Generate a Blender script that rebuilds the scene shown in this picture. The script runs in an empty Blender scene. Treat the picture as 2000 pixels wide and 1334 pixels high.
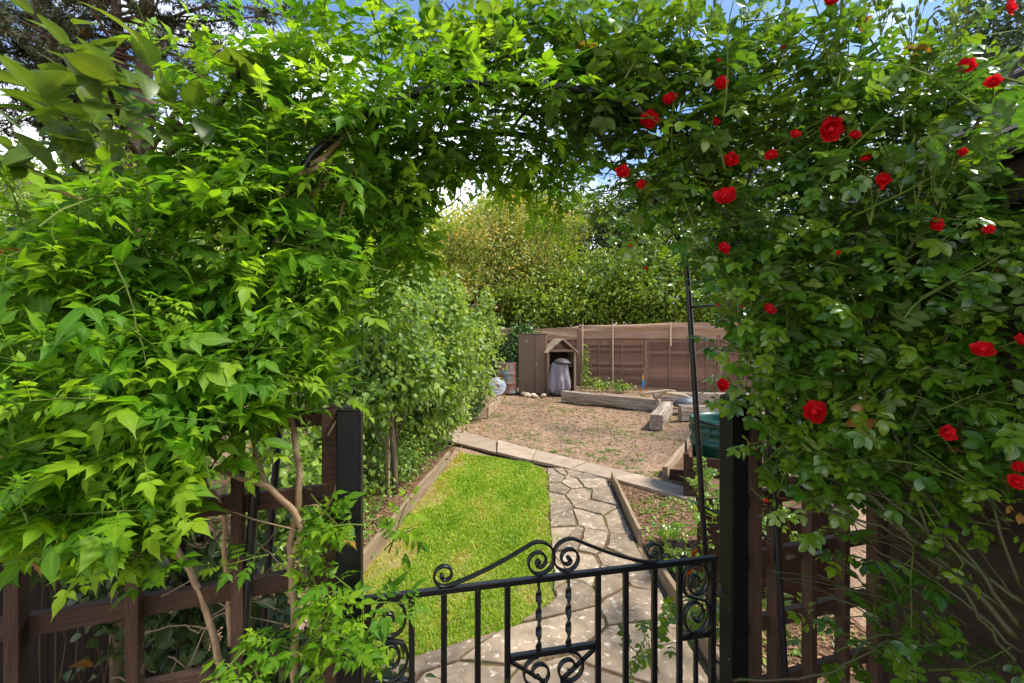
import bpy, math, random
import numpy as np
from mathutils import Vector, Matrix

random.seed(7)
rng = np.random.default_rng(11)
PI = math.pi
scn = bpy.context.scene
C = scn.collection

# ------------------------------------------------------------------ camera
FPX, CX, HY, CAMZ = 889.0, 1000.0, 660.0, 1.6     # focal length in photo pixels, horizon row, eye height
cam_data = bpy.data.cameras.new('camera')
cam_data.lens = 16.0
cam_data.sensor_width = 36.0
cam_data.shift_y = -(667.0 - HY) / 2000.0
cam_data.clip_start = 0.02
cam_data.clip_end = 2000.0
cam = bpy.data.objects.new('camera', cam_data)
cam.location = (0, 0, CAMZ)
cam.rotation_euler = (PI / 2, 0, 0)
C.objects.link(cam)
scn.camera = cam

# ------------------------------------------------------------------ sky, sun, exposure
SUN_EL, SUN_AZ = math.radians(58), math.radians(98)
world = bpy.data.worlds.new('World')
scn.world = world
world.use_nodes = True
wn = world.node_tree
for n in list(wn.nodes):
    wn.nodes.remove(n)
w_out = wn.nodes.new('ShaderNodeOutputWorld')
w_bg = wn.nodes.new('ShaderNodeBackground')
w_bg.inputs['Strength'].default_value = 0.15
w_sky = wn.nodes.new('ShaderNodeTexSky')
w_sky.sky_type = 'NISHITA'
w_sky.sun_disc = False
w_sky.sun_elevation = SUN_EL
w_sky.sun_rotation = SUN_AZ
w_sky.ozone_density = 4.0
w_sky.dust_density = 0.3
w_sky.air_density = 0.8
w_tc = wn.nodes.new('ShaderNodeTexCoord')
w_map = wn.nodes.new('ShaderNodeMapping')
w_map.inputs['Scale'].default_value = (1.0, 1.0, 2.2)
w_map.inputs['Location'].default_value = (0.6, 0.15, 0.3)
w_noise = wn.nodes.new('ShaderNodeTexNoise')
w_noise.inputs['Scale'].default_value = 1.9
w_noise.inputs['Detail'].default_value = 8.0
w_noise.inputs['Roughness'].default_value = 0.55
w_sep = wn.nodes.new('ShaderNodeSeparateXYZ')
w_el = wn.nodes.new('ShaderNodeMath'); w_el.operation = 'MULTIPLY_ADD'
w_el.inputs[1].default_value = -0.80
w_el.inputs[2].default_value = 0.33
w_add = wn.nodes.new('ShaderNodeMath'); w_add.operation = 'ADD'
w_ramp = wn.nodes.new('ShaderNodeValToRGB')
w_ramp.color_ramp.elements[0].position = 0.42
w_ramp.color_ramp.elements[1].position = 0.62
w_mix = wn.nodes.new('ShaderNodeMixRGB')
w_mix.inputs['Color2'].default_value = (9.5, 9.6, 9.8, 1)
L = wn.links.new
L(w_tc.outputs['Generated'], w_map.inputs['Vector'])
L(w_map.outputs['Vector'], w_noise.inputs['Vector'])
L(w_tc.outputs['Generated'], w_sep.inputs['Vector'])
L(w_sep.outputs['Z'], w_el.inputs[0])
L(w_noise.outputs['Fac'], w_add.inputs[0])
L(w_el.outputs[0], w_add.inputs[1])
L(w_add.outputs[0], w_ramp.inputs['Fac'])
L(w_ramp.outputs['Color'], w_mix.inputs['Fac'])
L(w_sky.outputs['Color'], w_mix.inputs['Color1'])
L(w_mix.outputs['Color'], w_bg.inputs['Color'])
L(w_bg.outputs['Background'], w_out.inputs['Surface'])

sun_data = bpy.data.lights.new('sun', 'SUN')
sun_data.energy = 3.2
sun_data.angle = math.radians(9)
sun_data.color = (1.0, 0.95, 0.86)
sun = bpy.data.objects.new('sun', sun_data)
sd = Vector((math.sin(SUN_AZ) * math.cos(SUN_EL), math.cos(SUN_AZ) * math.cos(SUN_EL), math.sin(SUN_EL)))
sun.rotation_euler = sd.to_track_quat('Z', 'Y').to_euler()
sun.location = (6, -4, 12)
C.objects.link(sun)

scn.view_settings.view_transform = 'Standard'
scn.view_settings.look = 'None'
scn.view_settings.exposure = 1.08
scn.view_settings.gamma = 1.0
scn.view_settings.use_curve_mapping = False
scn.cycles.max_bounces = 8
scn.cycles.diffuse_bounces = 4
scn.cycles.transmission_bounces = 6
scn.cycles.use_denoising = True

# ------------------------------------------------------------------ helpers
def P(px, py, d):
    """A point seen at photo pixel (px, py) at the distance d along the garden."""
    return np.array([(px - CX) / FPX * d, d, CAMZ - (py - HY) / FPX * d])

def G(px, py, z=0.0):
    d = FPX * (CAMZ - z) / (py - HY)
    return np.array([(px - CX) / FPX * d, d, z])

def proj(p):
    p = np.asarray(p)
    d = np.maximum(p[..., 1], 1e-3)
    return CX + FPX * p[..., 0] / d, HY - FPX * (p[..., 2] - CAMZ) / d, d

def nrm(v):
    v = np.asarray(v, float)
    return v / (np.linalg.norm(v) + 1e-9)

def tri_mesh(name, V, T, attrs=None, smooth=True):
    me = bpy.data.meshes.new(name)
    V = np.asarray(V, np.float32); T = np.asarray(T, np.int32)
    me.vertices.add(len(V)); me.vertices.foreach_set('co', V.ravel())
    me.loops.add(T.size); me.loops.foreach_set('vertex_index', T.ravel())
    me.polygons.add(len(T))
    me.polygons.foreach_set('loop_start', np.arange(0, T.size, 3, dtype=np.int32))
    if attrs:
        for k, a in attrs.items():
            at = me.attributes.new(k, 'FLOAT', 'POINT')
            at.data.foreach_set('value', np.asarray(a, np.float32).ravel())
    me.update(calc_edges=True)
    if smooth:
        me.polygons.foreach_set('use_smooth', np.ones(len(T), bool))
    return me

class MB:
    """Collects shapes into one mesh."""
    def __init__(self):
        self.v = []; self.f = []
    def add(self, V, F):
        o = len(self.v)
        self.v += [tuple(map(float, p)) for p in V]
        self.f += [tuple(i + o for i in q) for q in F]
        return self
    def box(self, c, s, rz=0.0, M=None):
        x, y, z = s[0] / 2, s[1] / 2, s[2] / 2
        V = [(-x, -y, -z), (x, -y, -z), (x, y, -z), (-x, y, -z), (-x, -y, z), (x, -y, z), (x, y, z), (-x, y, z)]
        R = M if M is not None else Matrix.Rotation(rz, 3, 'Z')
        V = [R @ Vector(p) + Vector(c) for p in V]
        return self.add(V, [(0, 3, 2, 1), (4, 5, 6, 7), (0, 1, 5, 4), (1, 2, 6, 5), (2, 3, 7, 6), (3, 0, 4, 7)])
    def tube(self, pts, rad, n=6, cap=True):
        pts = [Vector(p) for p in pts]
        m = len(pts)
        if not hasattr(rad, '__len__'):
            rad = [rad] * m
        V = []; F = []
        prev = None
        for i, p in enumerate(pts):
            t = (pts[min(i + 1, m - 1)] - pts[max(i - 1, 0)])
            if t.length < 1e-9: t = Vector((0, 0, 1))
            t.normalize()
            a = prev if prev is not None else (Vector((0, 0, 1)) if abs(t.z) < 0.9 else Vector((1, 0, 0)))
            s = a - t * a.dot(t)
            if s.length < 1e-6:
                s = t.orthogonal()
            s.normalize(); prev = s
            b = t.cross(s)
            for k in range(n):
                an = 2 * PI * k / n
                V.append(p + (s * math.cos(an) + b * math.sin(an)) * rad[i])
        for i in range(m - 1):
            for k in range(n):
                k2 = (k + 1) % n
                F.append((i * n + k, i * n + k2, (i + 1) * n + k2, (i + 1) * n + k))
        if cap:
            F.append(tuple(range(n - 1, -1, -1))); F.append(tuple((m - 1) * n + k for k in range(n)))
        return self.add(V, F)
    def ribbon(self, pts, nv, half_w, half_t):
        """A flat bar swept along pts; nv is the direction of its width."""
        pts = [Vector(p) for p in pts]; nv = Vector(nv).normalized(); m = len(pts)
        V = []; F = []
        for i, p in enumerate(pts):
            t = (pts[min(i + 1, m - 1)] - pts[max(i - 1, 0)]).normalized()
            b = nv.cross(t).normalized()
            ht = half_t[i] if hasattr(half_t, '__len__') else half_t
            for a, c in ((-1, -1), (1, -1), (1, 1), (-1, 1)):
                V.append(p + nv * (a * half_w) + b * (c * ht))
        for i in range(m - 1):
            for k in range(4):
                k2 = (k + 1) % 4
                F.append((i * 4 + k, i * 4 + k2, (i + 1) * 4 + k2, (i + 1) * 4 + k))
        F.append((3, 2, 1, 0)); F.append(tuple((m - 1) * 4 + k for k in range(4)))
        return self.add(V, F)
    def lathe(self, prof, n=24, c=(0, 0, 0), cap=True):
        V = []; F = []
        for r, z in prof:
            for k in range(n):
                a = 2 * PI * k / n
                V.append((c[0] + r * math.cos(a), c[1] + r * math.sin(a), c[2] + z))
        for i in range(len(prof) - 1):
            for k in range(n):
                k2 = (k + 1) % n
                F.append((i * n + k, i * n + k2, (i + 1) * n + k2, (i + 1) * n + k))
        if cap:
            F.append(tuple(range(n - 1, -1, -1))); F.append(tuple((len(prof) - 1) * n + k for k in range(n)))
        return self.add(V, F)
    def mesh(self, name, smooth=False):
        me = bpy.data.meshes.new(name)
        me.from_pydata(self.v, [], self.f)
        me.update()
        if smooth:
            me.polygons.foreach_set('use_smooth', [True] * len(me.polygons))
        return me

def put(name, me, mat=None, parent=None, loc=None, rot=None, bevel=0, M=None):
    o = bpy.data.objects.new(name, me)
    C.objects.link(o)
    if mat is not None and me is not None and len(me.materials) == 0:
        me.materials.append(mat)
    if parent is not None:
        o.parent = parent
    if loc is not None: o.location = loc
    if rot is not None: o.rotation_euler = rot
    if M is not None: o.matrix_local = M
    if bevel:
        b = o.modifiers.new('bevel', 'BEVEL'); b.width = bevel; b.segments = 2; b.limit_method = 'ANGLE'
    return o

def tag(o, label=None, cat=None, group=None, kind=None):
    if label: o['label'] = label
    if cat: o['category'] = cat
    if group: o['group'] = group
    if kind: o['kind'] = kind
    return o

def thing(name, label, cat, loc=(0, 0, 0), rz=0.0, group=None):
    o = bpy.data.objects.new(name, None)
    o.empty_display_size = 0.1
    C.objects.link(o)
    o.location = loc; o.rotation_euler = (0, 0, rz)
    return tag(o, label, cat, group)

def lerp(a, b, t):
    return np.asarray(a, float) * (1 - t) + np.asarray(b, float) * t

# ------------------------------------------------------------------ materials
def mat_base(name):
    m = bpy.data.materials.new(name); m.use_nodes = True
    nt = m.node_tree
    b = nt.nodes['Principled BSDF']
    return m, nt, b

def mat(name, c1, c2=None, rough=0.7, scale=6.0, stretch=(1, 1, 1), bump=0.0, bscale=None, metal=0.0, spec=0.4, detail=6.0,
        c3=None, spot=None, world=False, vary=0.3, ramp=(0.35, 0.65), bdist=0.01):
    """c1..c2 mixed by noise; c3 adds a second, patchy colour (spot = scale, low, high)."""
    m, nt, b = mat_base(name)
    N = nt.nodes.new; K = nt.links.new
    b.inputs['Roughness'].default_value = rough
    b.inputs['Metallic'].default_value = metal
    b.inputs['Specular IOR Level'].default_value = spec
    if c2 is None: c2 = tuple(x * 0.75 for x in c1)
    tc = N('ShaderNodeTexCoord'); mp = N('ShaderNodeMapping'); mp.inputs['Scale'].default_value = stretch
    oi = N('ShaderNodeObjectInfo'); ad = N('ShaderNodeVectorMath'); ad.operation = 'ADD'
    sc = N('ShaderNodeVectorMath'); sc.operation = 'SCALE'; sc.inputs['Scale'].default_value = 0.0 if world else 37.0
    K(oi.outputs['Random'], sc.inputs[0])
    if world:
        ge = N('ShaderNodeNewGeometry'); K(ge.outputs['Position'], ad.inputs[0])
    else:
        K(tc.outputs['Object'], ad.inputs[0])
    K(sc.outputs['Vector'], ad.inputs[1]); K(ad.outputs['Vector'], mp.inputs['Vector'])
    no = N('ShaderNodeTexNoise'); no.inputs['Scale'].default_value = scale; no.inputs['Detail'].default_value = detail
    no.inputs['Roughness'].default_value = 0.62
    K(mp.outputs['Vector'], no.inputs['Vector'])
    cr = N('ShaderNodeValToRGB')
    cr.color_ramp.elements[0].position = ramp[0]; cr.color_ramp.elements[1].position = ramp[1]
    cr.color_ramp.elements[0].color = (*c1, 1); cr.color_ramp.elements[1].color = (*c2, 1)
    K(no.outputs['Fac'], cr.inputs['Fac'])
    col = cr.outputs['Color']
    if c3 is not None:
        n2 = N('ShaderNodeTexNoise'); n2.inputs['Scale'].default_value = spot[0]; n2.inputs['Detail'].default_value = 5.0
        K(ad.outputs['Vector'], n2.inputs['Vector'])
        r2 = N('ShaderNodeValToRGB'); r2.color_ramp.elements[0].position = spot[1]; r2.color_ramp.elements[1].position = spot[2]
        K(n2.outputs['Fac'], r2.inputs['Fac'])
        mx = N('ShaderNodeMixRGB'); mx.inputs['Color2'].default_value = (*c3, 1)
        K(r2.outputs['Color'], mx.inputs['Fac']); K(col, mx.inputs['Color1']); col = mx.outputs['Color']
    # small difference in tone from one piece to the next
    hs = N('ShaderNodeHueSaturation')
    ma = N('ShaderNodeMath'); ma.operation = 'MULTIPLY_ADD'; ma.inputs[1].default_value = 0.0 if world else vary; ma.inputs[2].default_value = 1.0 if world else 1 - vary / 2
    K(oi.outputs['Random'], ma.inputs[0]); K(ma.outputs[0], hs.inputs['Value']); K(col, hs.inputs['Color'])
    K(hs.outputs['Color'], b.inputs['Base Color'])
    if bump:
        bn = N('ShaderNodeTexNoise'); bn.inputs['Scale'].default_value = bscale or scale * 2; bn.inputs['Detail'].default_value = 8
        K(mp.outputs['Vector'], bn.inputs['Vector'])
        bp = N('ShaderNodeBump'); bp.inputs['Strength'].default_value = bump; bp.inputs['Distance'].default_value = bdist
        K(bn.outputs['Fac'], bp.inputs['Height']); K(bp.outputs['Normal'], b.inputs['Normal'])
    return m

def leaf_mat(name, dark, mid, light, rough=0.45, trans=0.4, glow=(1.8, 1.7, 0.7), spec=0.4, back=0.25, rib=0.35):
    """Leaf: tint attribute picks the colour, rib attribute is 1 on the midrib."""
    m, nt, b = mat_base(name)
    N = nt.nodes.new; K = nt.links.new
    at = N('ShaderNodeAttribute'); at.attribute_name = 'tint'
    cr = N('ShaderNodeValToRGB')
    cr.color_ramp.elements[0].position = 0.0; cr.color_ramp.elements[0].color = (*dark, 1)
    cr.color_ramp.elements[1].position = 1.0; cr.color_ramp.elements[1].color = (0.42, 0.20, 0.05, 1)     # a few withered leaves
    e = cr.color_ramp.elements.new(0.5); e.color = (*mid, 1)
    e = cr.color_ramp.elements.new(0.93); e.color = (*light, 1)
    K(at.outputs['Fac'], cr.inputs['Fac'])
    ge = N('ShaderNodeNewGeometry')
    no = N('ShaderNodeTexNoise'); no.inputs['Scale'].default_value = 45; no.inputs['Detail'].default_value = 3
    K(ge.outputs['Position'], no.inputs['Vector'])
    hs = N('ShaderNodeHueSaturation')
    mv = N('ShaderNodeMath'); mv.operation = 'MULTIPLY_ADD'; mv.inputs[1].default_value = 0.7; mv.inputs[2].default_value = 0.65
    K(no.outputs['Fac'], mv.inputs[0]); K(mv.outputs[0], hs.inputs['Value']); K(cr.outputs['Color'], hs.inputs['Color'])
    # lighter midrib
    ar = N('ShaderNodeAttribute'); ar.attribute_name = 'rib'
    pw = N('ShaderNodeMath'); pw.operation = 'POWER'; pw.inputs[1].default_value = 9.0
    K(ar.outputs['Fac'], pw.inputs[0])
    ms = N('ShaderNodeMath'); ms.operation = 'MULTIPLY'; ms.inputs[1].default_value = rib
    K(pw.outputs[0], ms.inputs[0])
    m1 = N('ShaderNodeMixRGB'); K(ms.outputs[0], m1.inputs['Fac']); K(hs.outputs['Color'], m1.inputs['Color1'])
    m1.inputs['Color2'].default_value = (min(1, light[0] * 1.3 + .03), min(1, light[1] * 1.2 + .03), light[2] + .03, 1)
    # paler underside
    m2 = N('ShaderNodeMixRGB'); mb = N('ShaderNodeMath'); mb.operation = 'MULTIPLY'; mb.inputs[1].default_value = back
    K(ge.outputs['Backfacing'], mb.inputs[0]); K(mb.outputs[0], m2.inputs['Fac']); K(m1.outputs['Color'], m2.inputs['Color1'])
    m2.inputs['Color2'].default_value = (0.28, 0.36, 0.20, 1)
    K(m2.outputs['Color'], b.inputs['Base Color'])
    b.inputs['Roughness'].default_value = rough
    b.inputs['Specular IOR Level'].default_value = spec
    tr = N('ShaderNodeBsdfTranslucent')
    mg = N('ShaderNodeMixRGB'); mg.blend_type = 'MULTIPLY'; mg.inputs['Fac'].default_value = 1.0
    mg.inputs['Color2'].default_value = (*glow, 1)
    K(m1.outputs['Color'], mg.inputs['Color1']); K(mg.outputs['Color'], tr.inputs['Color'])
    mx = N('ShaderNodeMixShader'); mx.inputs['Fac'].default_value = trans
    out = nt.nodes['Material Output']
    K(b.outputs['BSDF'], mx.inputs[1]); K(tr.outputs['BSDF'], mx.inputs[2]); K(mx.outputs['Shader'], out.inputs['Surface'])
    return m

M_ = {}
M_['jasmine'] = leaf_mat('jasmine_leaf', (0.038, 0.115, 0.006), (0.090, 0.235, 0.009), (0.25, 0.40, 0.016), rough=0.5, trans=0.54, spec=0.25)
M_['rose_leaf'] = leaf_mat('rose_leaf', (0.022, 0.078, 0.010), (0.056, 0.160, 0.012), (0.18, 0.29, 0.016), rough=0.22, trans=0.38, spec=0.6, back=0.3)
M_['big_leaf'] = leaf_mat('big_leaf', (0.035, 0.075, 0.010), (0.075, 0.135, 0.012), (0.15, 0.20, 0.016), rough=0.4, trans=0.40, rib=0.35)
M_['apple_leaf'] = leaf_mat('apple_leaf', (0.05, 0.11, 0.015), (0.11, 0.21, 0.025), (0.27, 0.36, 0.05), rough=0.42, trans=0.38, back=0.5)
M_['laurel_leaf'] = leaf_mat('laurel_leaf', (0.03, 0.075, 0.008), (0.13, 0.22, 0.014), (0.34, 0.40, 0.03), rough=0.38, trans=0.36)
M_['yellow_leaf'] = leaf_mat('yellow_leaf', (0.07, 0.13, 0.010), (0.20, 0.29, 0.015), (0.42, 0.46, 0.035), rough=0.5, trans=0.45)
M_['orange_leaf'] = leaf_mat('orange_leaf', (0.04, 0.10, 0.010), (0.19, 0.29, 0.022), (0.58, 0.38, 0.13), rough=0.45, trans=0.36)
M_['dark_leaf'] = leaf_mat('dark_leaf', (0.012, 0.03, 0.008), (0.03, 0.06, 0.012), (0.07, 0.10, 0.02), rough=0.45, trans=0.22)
M_['pine_needle'] = leaf_mat('pine_needle', (0.012, 0.016, 0.008), (0.025, 0.03, 0.012), (0.06, 0.05, 0.02), rough=0.7, trans=0.12, spec=0.1)
M_['ivy_leaf'] = leaf_mat('ivy_leaf', (0.02, 0.06, 0.015), (0.05, 0.12, 0.025), (0.12, 0.2, 0.05), rough=0.35, trans=0.25)
M_['grass'] = leaf_mat('grass', (0.13, 0.24, 0.010), (0.27, 0.44, 0.013), (0.52, 0.52, 0.10), rough=0.5, trans=0.35, back=0.0, rib=0.0)
M_['vine_stem'] = mat('vine_stem', (0.30, 0.19, 0.10), (0.42, 0.30, 0.17), 0.75, 30, bump=0.4)
M_['green_stem'] = mat('green_stem', (0.07, 0.12, 0.015), (0.13, 0.17, 0.03), 0.7, 20, spec=0.12)
M_['cane'] = mat('rose_cane', (0.045, 0.065, 0.014), (0.06, 0.045, 0.018), 0.5, 14)
M_['brown_stem'] = mat('brown_stem', (0.06, 0.04, 0.02), (0.11, 0.07, 0.035), 0.8, 20, bump=0.4)
M_['bark'] = mat('bark', (0.10, 0.065, 0.04), (0.22, 0.16, 0.11), 0.9, 7, stretch=(1, 1, 0.25), bump=0.8, bscale=14, bdist=0.03)
M_['pine_bark'] = mat('pine_bark', (0.13, 0.075, 0.055), (0.07, 0.045, 0.035), 0.9, 5, stretch=(1, 1, 0.3), bump=0.8, bscale=9, bdist=0.05)
M_['petal'] = None
M_['trellis'] = mat('trellis_wood', (0.050, 0.024, 0.013), (0.085, 0.042, 0.023), 0.75, 9, stretch=(1.2, 14, 14), bump=0.5, bscale=30, c3=(0.24, 0.16, 0.10), spot=(17, 0.64, 0.70))
M_['iron'] = mat('black_iron', (0.004, 0.004, 0.004), (0.007, 0.007, 0.007), 0.36, 40, bump=0.25, bscale=90, spec=0.5, bdist=0.003, c3=(0.05, 0.06, 0.015), spot=(9, 0.66, 0.74))
M_['post'] = mat('black_post', (0.003, 0.003, 0.003), (0.005, 0.005, 0.005), 0.5, 30, bump=0.3, bscale=60, spec=0.28, bdist=0.003, c3=(0.12, 0.12, 0.11), spot=(38, 0.73, 0.78))
M_['tube'] = mat('arch_tube', (0.010, 0.010, 0.012), (0.02, 0.02, 0.022), 0.32, 30, spec=0.5)
M_['soil'] = mat('dry_soil', (0.40, 0.27, 0.175), (0.25, 0.16, 0.10), 0.95, 5.5, bump=1.0, bscale=38, c3=(0.17, 0.13, 0.09), spot=(0.7, 0.50, 0.66), world=True, bdist=0.03, spec=0.1)
M_['bedsoil'] = mat('bed_soil', (0.20, 0.115, 0.065), (0.11, 0.065, 0.04), 0.95, 9, bump=1.0, bscale=30, world=True, bdist=0.03, spec=0.1)
M_['turf'] = mat('turf_base', (0.16, 0.18, 0.03), (0.32, 0.24, 0.10), 0.95, 6, bump=0.6, bscale=60, world=True, spec=0.1)
M_['mortar'] = mat('path_joint', (0.17, 0.115, 0.065), (0.10, 0.065, 0.035), 0.95, 14, bump=0.9, bscale=50, world=True, c3=(0.12, 0.13, 0.03), spot=(3, 0.55, 0.65), bdist=0.02, spec=0.1)
M_['stone'] = mat('flagstone', (0.34, 0.255, 0.17), (0.19, 0.142, 0.096), 0.85, 7, bump=0.8, bscale=14, vary=0.5, c3=(0.52, 0.45, 0.35), spot=(24, 0.58, 0.68), bdist=0.02, spec=0.25)
M_['slab'] = mat('concrete_slab', (0.42, 0.32, 0.23), (0.31, 0.23, 0.16), 0.88, 5, bump=0.3, bscale=40, c3=(0.26, 0.2, 0.14), spot=(7, 0.58, 0.7), spec=0.2)
M_['edge_board'] = mat('edging_board', (0.36, 0.26, 0.17), (0.22, 0.15, 0.09), 0.85, 5, stretch=(0.6, 9, 9), bump=0.5, bscale=14, spec=0.2)
M_['sleeper'] = mat('old_sleeper', (0.50, 0.42, 0.33), (0.27, 0.19, 0.13), 0.9, 4, stretch=(0.45, 8, 8), bump=1.0, bscale=9, bdist=0.04, spec=0.15, ramp=(0.42, 0.62))
M_['slat'] = mat('fence_slat', (0.24, 0.135, 0.09), (0.15, 0.083, 0.055), 0.85, 4, vary=0.8, stretch=(0.7, 6, 14), bump=0.5, bscale=12, spec=0.15)
M_['batten'] = mat('fence_batten', (0.26, 0.155, 0.11), (0.19, 0.11, 0.078), 0.85, 5, stretch=(6, 6, 0.6), bump=0.3, spec=0.15)
M_['net'] = mat('brown_netting', (0.38, 0.25, 0.165), (0.30, 0.19, 0.12), 0.9, 3, stretch=(0.5, 1, 5), bump=0.6, bscale=5, bdist=0.05, spec=0.1)
M_['stake'] = mat('pale_stake', (0.56, 0.42, 0.28), (0.44, 0.32, 0.2), 0.8, 5, stretch=(6, 6, 0.7))
M_['cabinet'] = mat('brown_cabinet', (0.165, 0.105, 0.066), (0.135, 0.085, 0.055), 0.6, 4, stretch=(5, 5, 0.4), bump=0.15, spec=0.3)
M_['shelter'] = mat('weathered_shelter', (0.28, 0.20, 0.13), (0.19, 0.13, 0.085), 0.85, 5, stretch=(6, 6, 0.7), bump=0.4, spec=0.2)
M_['shelter_roof'] = mat('shelter_roof', (0.42, 0.33, 0.23), (0.30, 0.22, 0.15), 0.85, 5, stretch=(8, 0.7, 8), bump=0.4, spec=0.2)
M_['cover'] = mat('grey_cover', (0.27, 0.235, 0.27), (0.19, 0.165, 0.19), 0.4, 5, bump=0.9, bscale=7, spec=0.5, bdist=.05)
M_['cover_dark'] = mat('dark_lid', (0.05, 0.048, 0.05), (0.09, 0.085, 0.085), 0.5, 10)
M_['drum'] = mat('rusty_drum', (0.22, 0.07, 0.05), (0.15, 0.085, 0.06), 0.75, 7, bump=0.3, c3=(0.13, 0.18, 0.17), spot=(4.5, 0.5, 0.62))
M_['galv'] = mat('galvanised_lid', (0.46, 0.47, 0.48), (0.26, 0.27, 0.28), 0.38, 11, metal=0.75, c3=(0.42, 0.28, 0.17), spot=(7, 0.56, 0.68))
M_['cobble'] = mat('pale_stone', (0.62, 0.5, 0.36), (0.46, 0.34, 0.23), 0.85, 9, bump=0.3)
M_['green_plastic'] = mat('green_plastic', (0.008, 0.075, 0.052), (0.012, 0.095, 0.066), 0.38, 6, spec=0.5, c3=(0.05, 0.075, 0.06), spot=(6, 0.6, 0.7))
M_['box_wood'] = mat('stained_boards', (0.075, 0.036, 0.022), (0.045, 0.022, 0.014), 0.7, 6, stretch=(1, 10, 10), bump=0.4, spec=0.25)
M_['shed_wall'] = mat('shed_cladding', (0.055, 0.038, 0.027), (0.035, 0.024, 0.018), 0.75, 6, stretch=(10, 0.8, 10), bump=0.5, spec=0.2)
M_['shingle'] = mat('grey_shingle', (0.075, 0.062, 0.062), (0.05, 0.04, 0.042), 0.8, 12, bump=0.5, bscale=30, spec=0.3)
M_['shaded_board'] = mat('shade_dark_board', (0.020, 0.013, 0.009), (0.012, 0.008, 0.006), 0.85, 6, stretch=(10, 10, 0.7), bump=0.4, spec=0.15)  # near-black so that the colour itself carries deep shade
M_['brass'] = mat('latch_metal', (0.035, 0.033, 0.03), (0.12, 0.09, 0.05), 0.45, 40, metal=0.6)
M_['orange'] = mat('orange_tag', (0.75, 0.16, 0.02), (0.55, 0.12, 0.02), 0.5, 20)
M_['yellow'] = mat('yellow_plastic', (0.6, 0.38, 0.03), (0.5, 0.3, 0.03), 0.5, 20)
M_['black_plastic'] = mat('black_plastic', (0.015, 0.016, 0.018), (0.03, 0.03, 0.032), 0.4, 20)
M_['blue_tool'] = mat('blue_plastic', (0.02, 0.16, 0.38), (0.03, 0.2, 0.42), 0.4, 20)
M_['blue_grey'] = mat('slate_tarp', (0.06, 0.07, 0.08), (0.10, 0.11, 0.12), 0.5, 8)
M_['driftwood'] = mat('driftwood', (0.50, 0.36, 0.22), (0.36, 0.25, 0.15), 0.8, 8)
M_['litter'] = mat('leaf_litter', (0.42, 0.26, 0.15), (0.22, 0.12, 0.07), 0.9, 30, world=True, spec=0.1)

def petal_mat():
    m, nt, b = mat_base('rose_petal')
    N = nt.nodes.new; K = nt.links.new
    oi = N('ShaderNodeObjectInfo')
    cr = N('ShaderNodeValToRGB')
    cr.color_ramp.elements[0].color = (0.55, 0.005, 0.010, 1); cr.color_ramp.elements[1].color = (0.82, 0.018, 0.026, 1)
    K(oi.outputs['Random'], cr.inputs['Fac']); K(cr.outputs['Color'], b.inputs['Base Color'])
    b.inputs['Roughness'].default_value = 0.55
    b.inputs['Specular IOR Level'].default_value = 0.25
    tr = N('ShaderNodeBsdfTranslucent'); tr.inputs['Color'].default_value = (0.85, 0.012, 0.03, 1)
    mx = N('ShaderNodeMixShader'); mx.inputs['Fac'].default_value = 0.35
    K(b.outputs['BSDF'], mx.inputs[1]); K(tr.outputs['BSDF'], mx.inputs[2])
    K(mx.outputs['Shader'], nt.nodes['Material Output'].inputs['Surface'])
    return m
M_['petal'] = petal_mat()

# ------------------------------------------------------------------ leaf templates
def leaflet(length, width, tip=0.35, fold=0.12, droop=0.25, fine=True):
    """One blade along +x, normal +z. Returns V, T, rib."""
    if not fine:
        xs, ws = [0.0, 0.42, 1.0], [0.0, 1.0, 0.0]
    elif tip < .3:
        xs = [0.0, .10, .27, .48, .70, .88, 1.0]; ws = [0.0, .48, .86, 1.0, .86 - tip * .5, .46 - tip * .5, 0.0]
    else:
        xs = [0.0, 0.10, 0.26, 0.44, 0.64, 0.82, 1.0]; ws = [0.0, .55, .95, .98, 0.80 - tip * 0.55, 0.44 - tip * 0.55, 0.0]
    V = []; rib = []; idx = []
    for x, w in zip(xs, ws):
        z = -droop * x * x * length
        w = max(w, 0.05) if 0 < x < 1 else 0
        if w == 0:
            V.append((x * length, 0, z)); rib.append(1.0); idx.append((len(V) - 1,))
        else:
            hw = w * width / 2
            V += [(x * length, hw, z + fold * hw * 2), (x * length, 0, z), (x * length, -hw, z + fold * hw * 2)]
            rib += [0.0, 1.0, 0.0]; k = len(V); idx.append((k - 3, k - 2, k - 1))
    T = []
    for a, b in zip(idx[:-1], idx[1:]):
        if len(a) == 1:
            T += [(a[0], b[1], b[0]), (a[0], b[2], b[1])]
        elif len(b) == 1:
            T += [(a[0], a[1], b[0]), (a[1], a[2], b[0])]
        else:
            T += [(a[0], a[1], b[1]), (a[0], b[1], b[0]), (a[1], a[2], b[2]), (a[1], b[2], b[1])]
    return np.array(V), np.array(T), np.array(rib)

def rotz(a):
    c, s = math.cos(a), math.sin(a); return np.array([[c, -s, 0], [s, c, 0], [0, 0, 1]])
def rotx(a):
    c, s = math.cos(a), math.sin(a); return np.array([[1, 0, 0], [0, c, -s], [0, s, c]])
def roty(a):
    c, s = math.cos(a), math.sin(a); return np.array([[c, 0, s], [0, 1, 0], [-s, 0, c]])

def join_parts(parts):
    Vs, Ts, Rs, o = [], [], [], 0
    for V, T, r in parts:
        Vs.append(V); Ts.append(T + o); Rs.append(r); o += len(V)
    return np.vstack(Vs), np.vstack(Ts), np.concatenate(Rs)

def rachis(l, w=0.008):
    V = np.array([(0, w, 0), (0, -w, 0), (l, w * .5, 0.0), (l, -w * .5, 0.0)]); T = np.array([(0, 1, 3), (0, 3, 2)])
    return V, T, np.ones(4)

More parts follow.
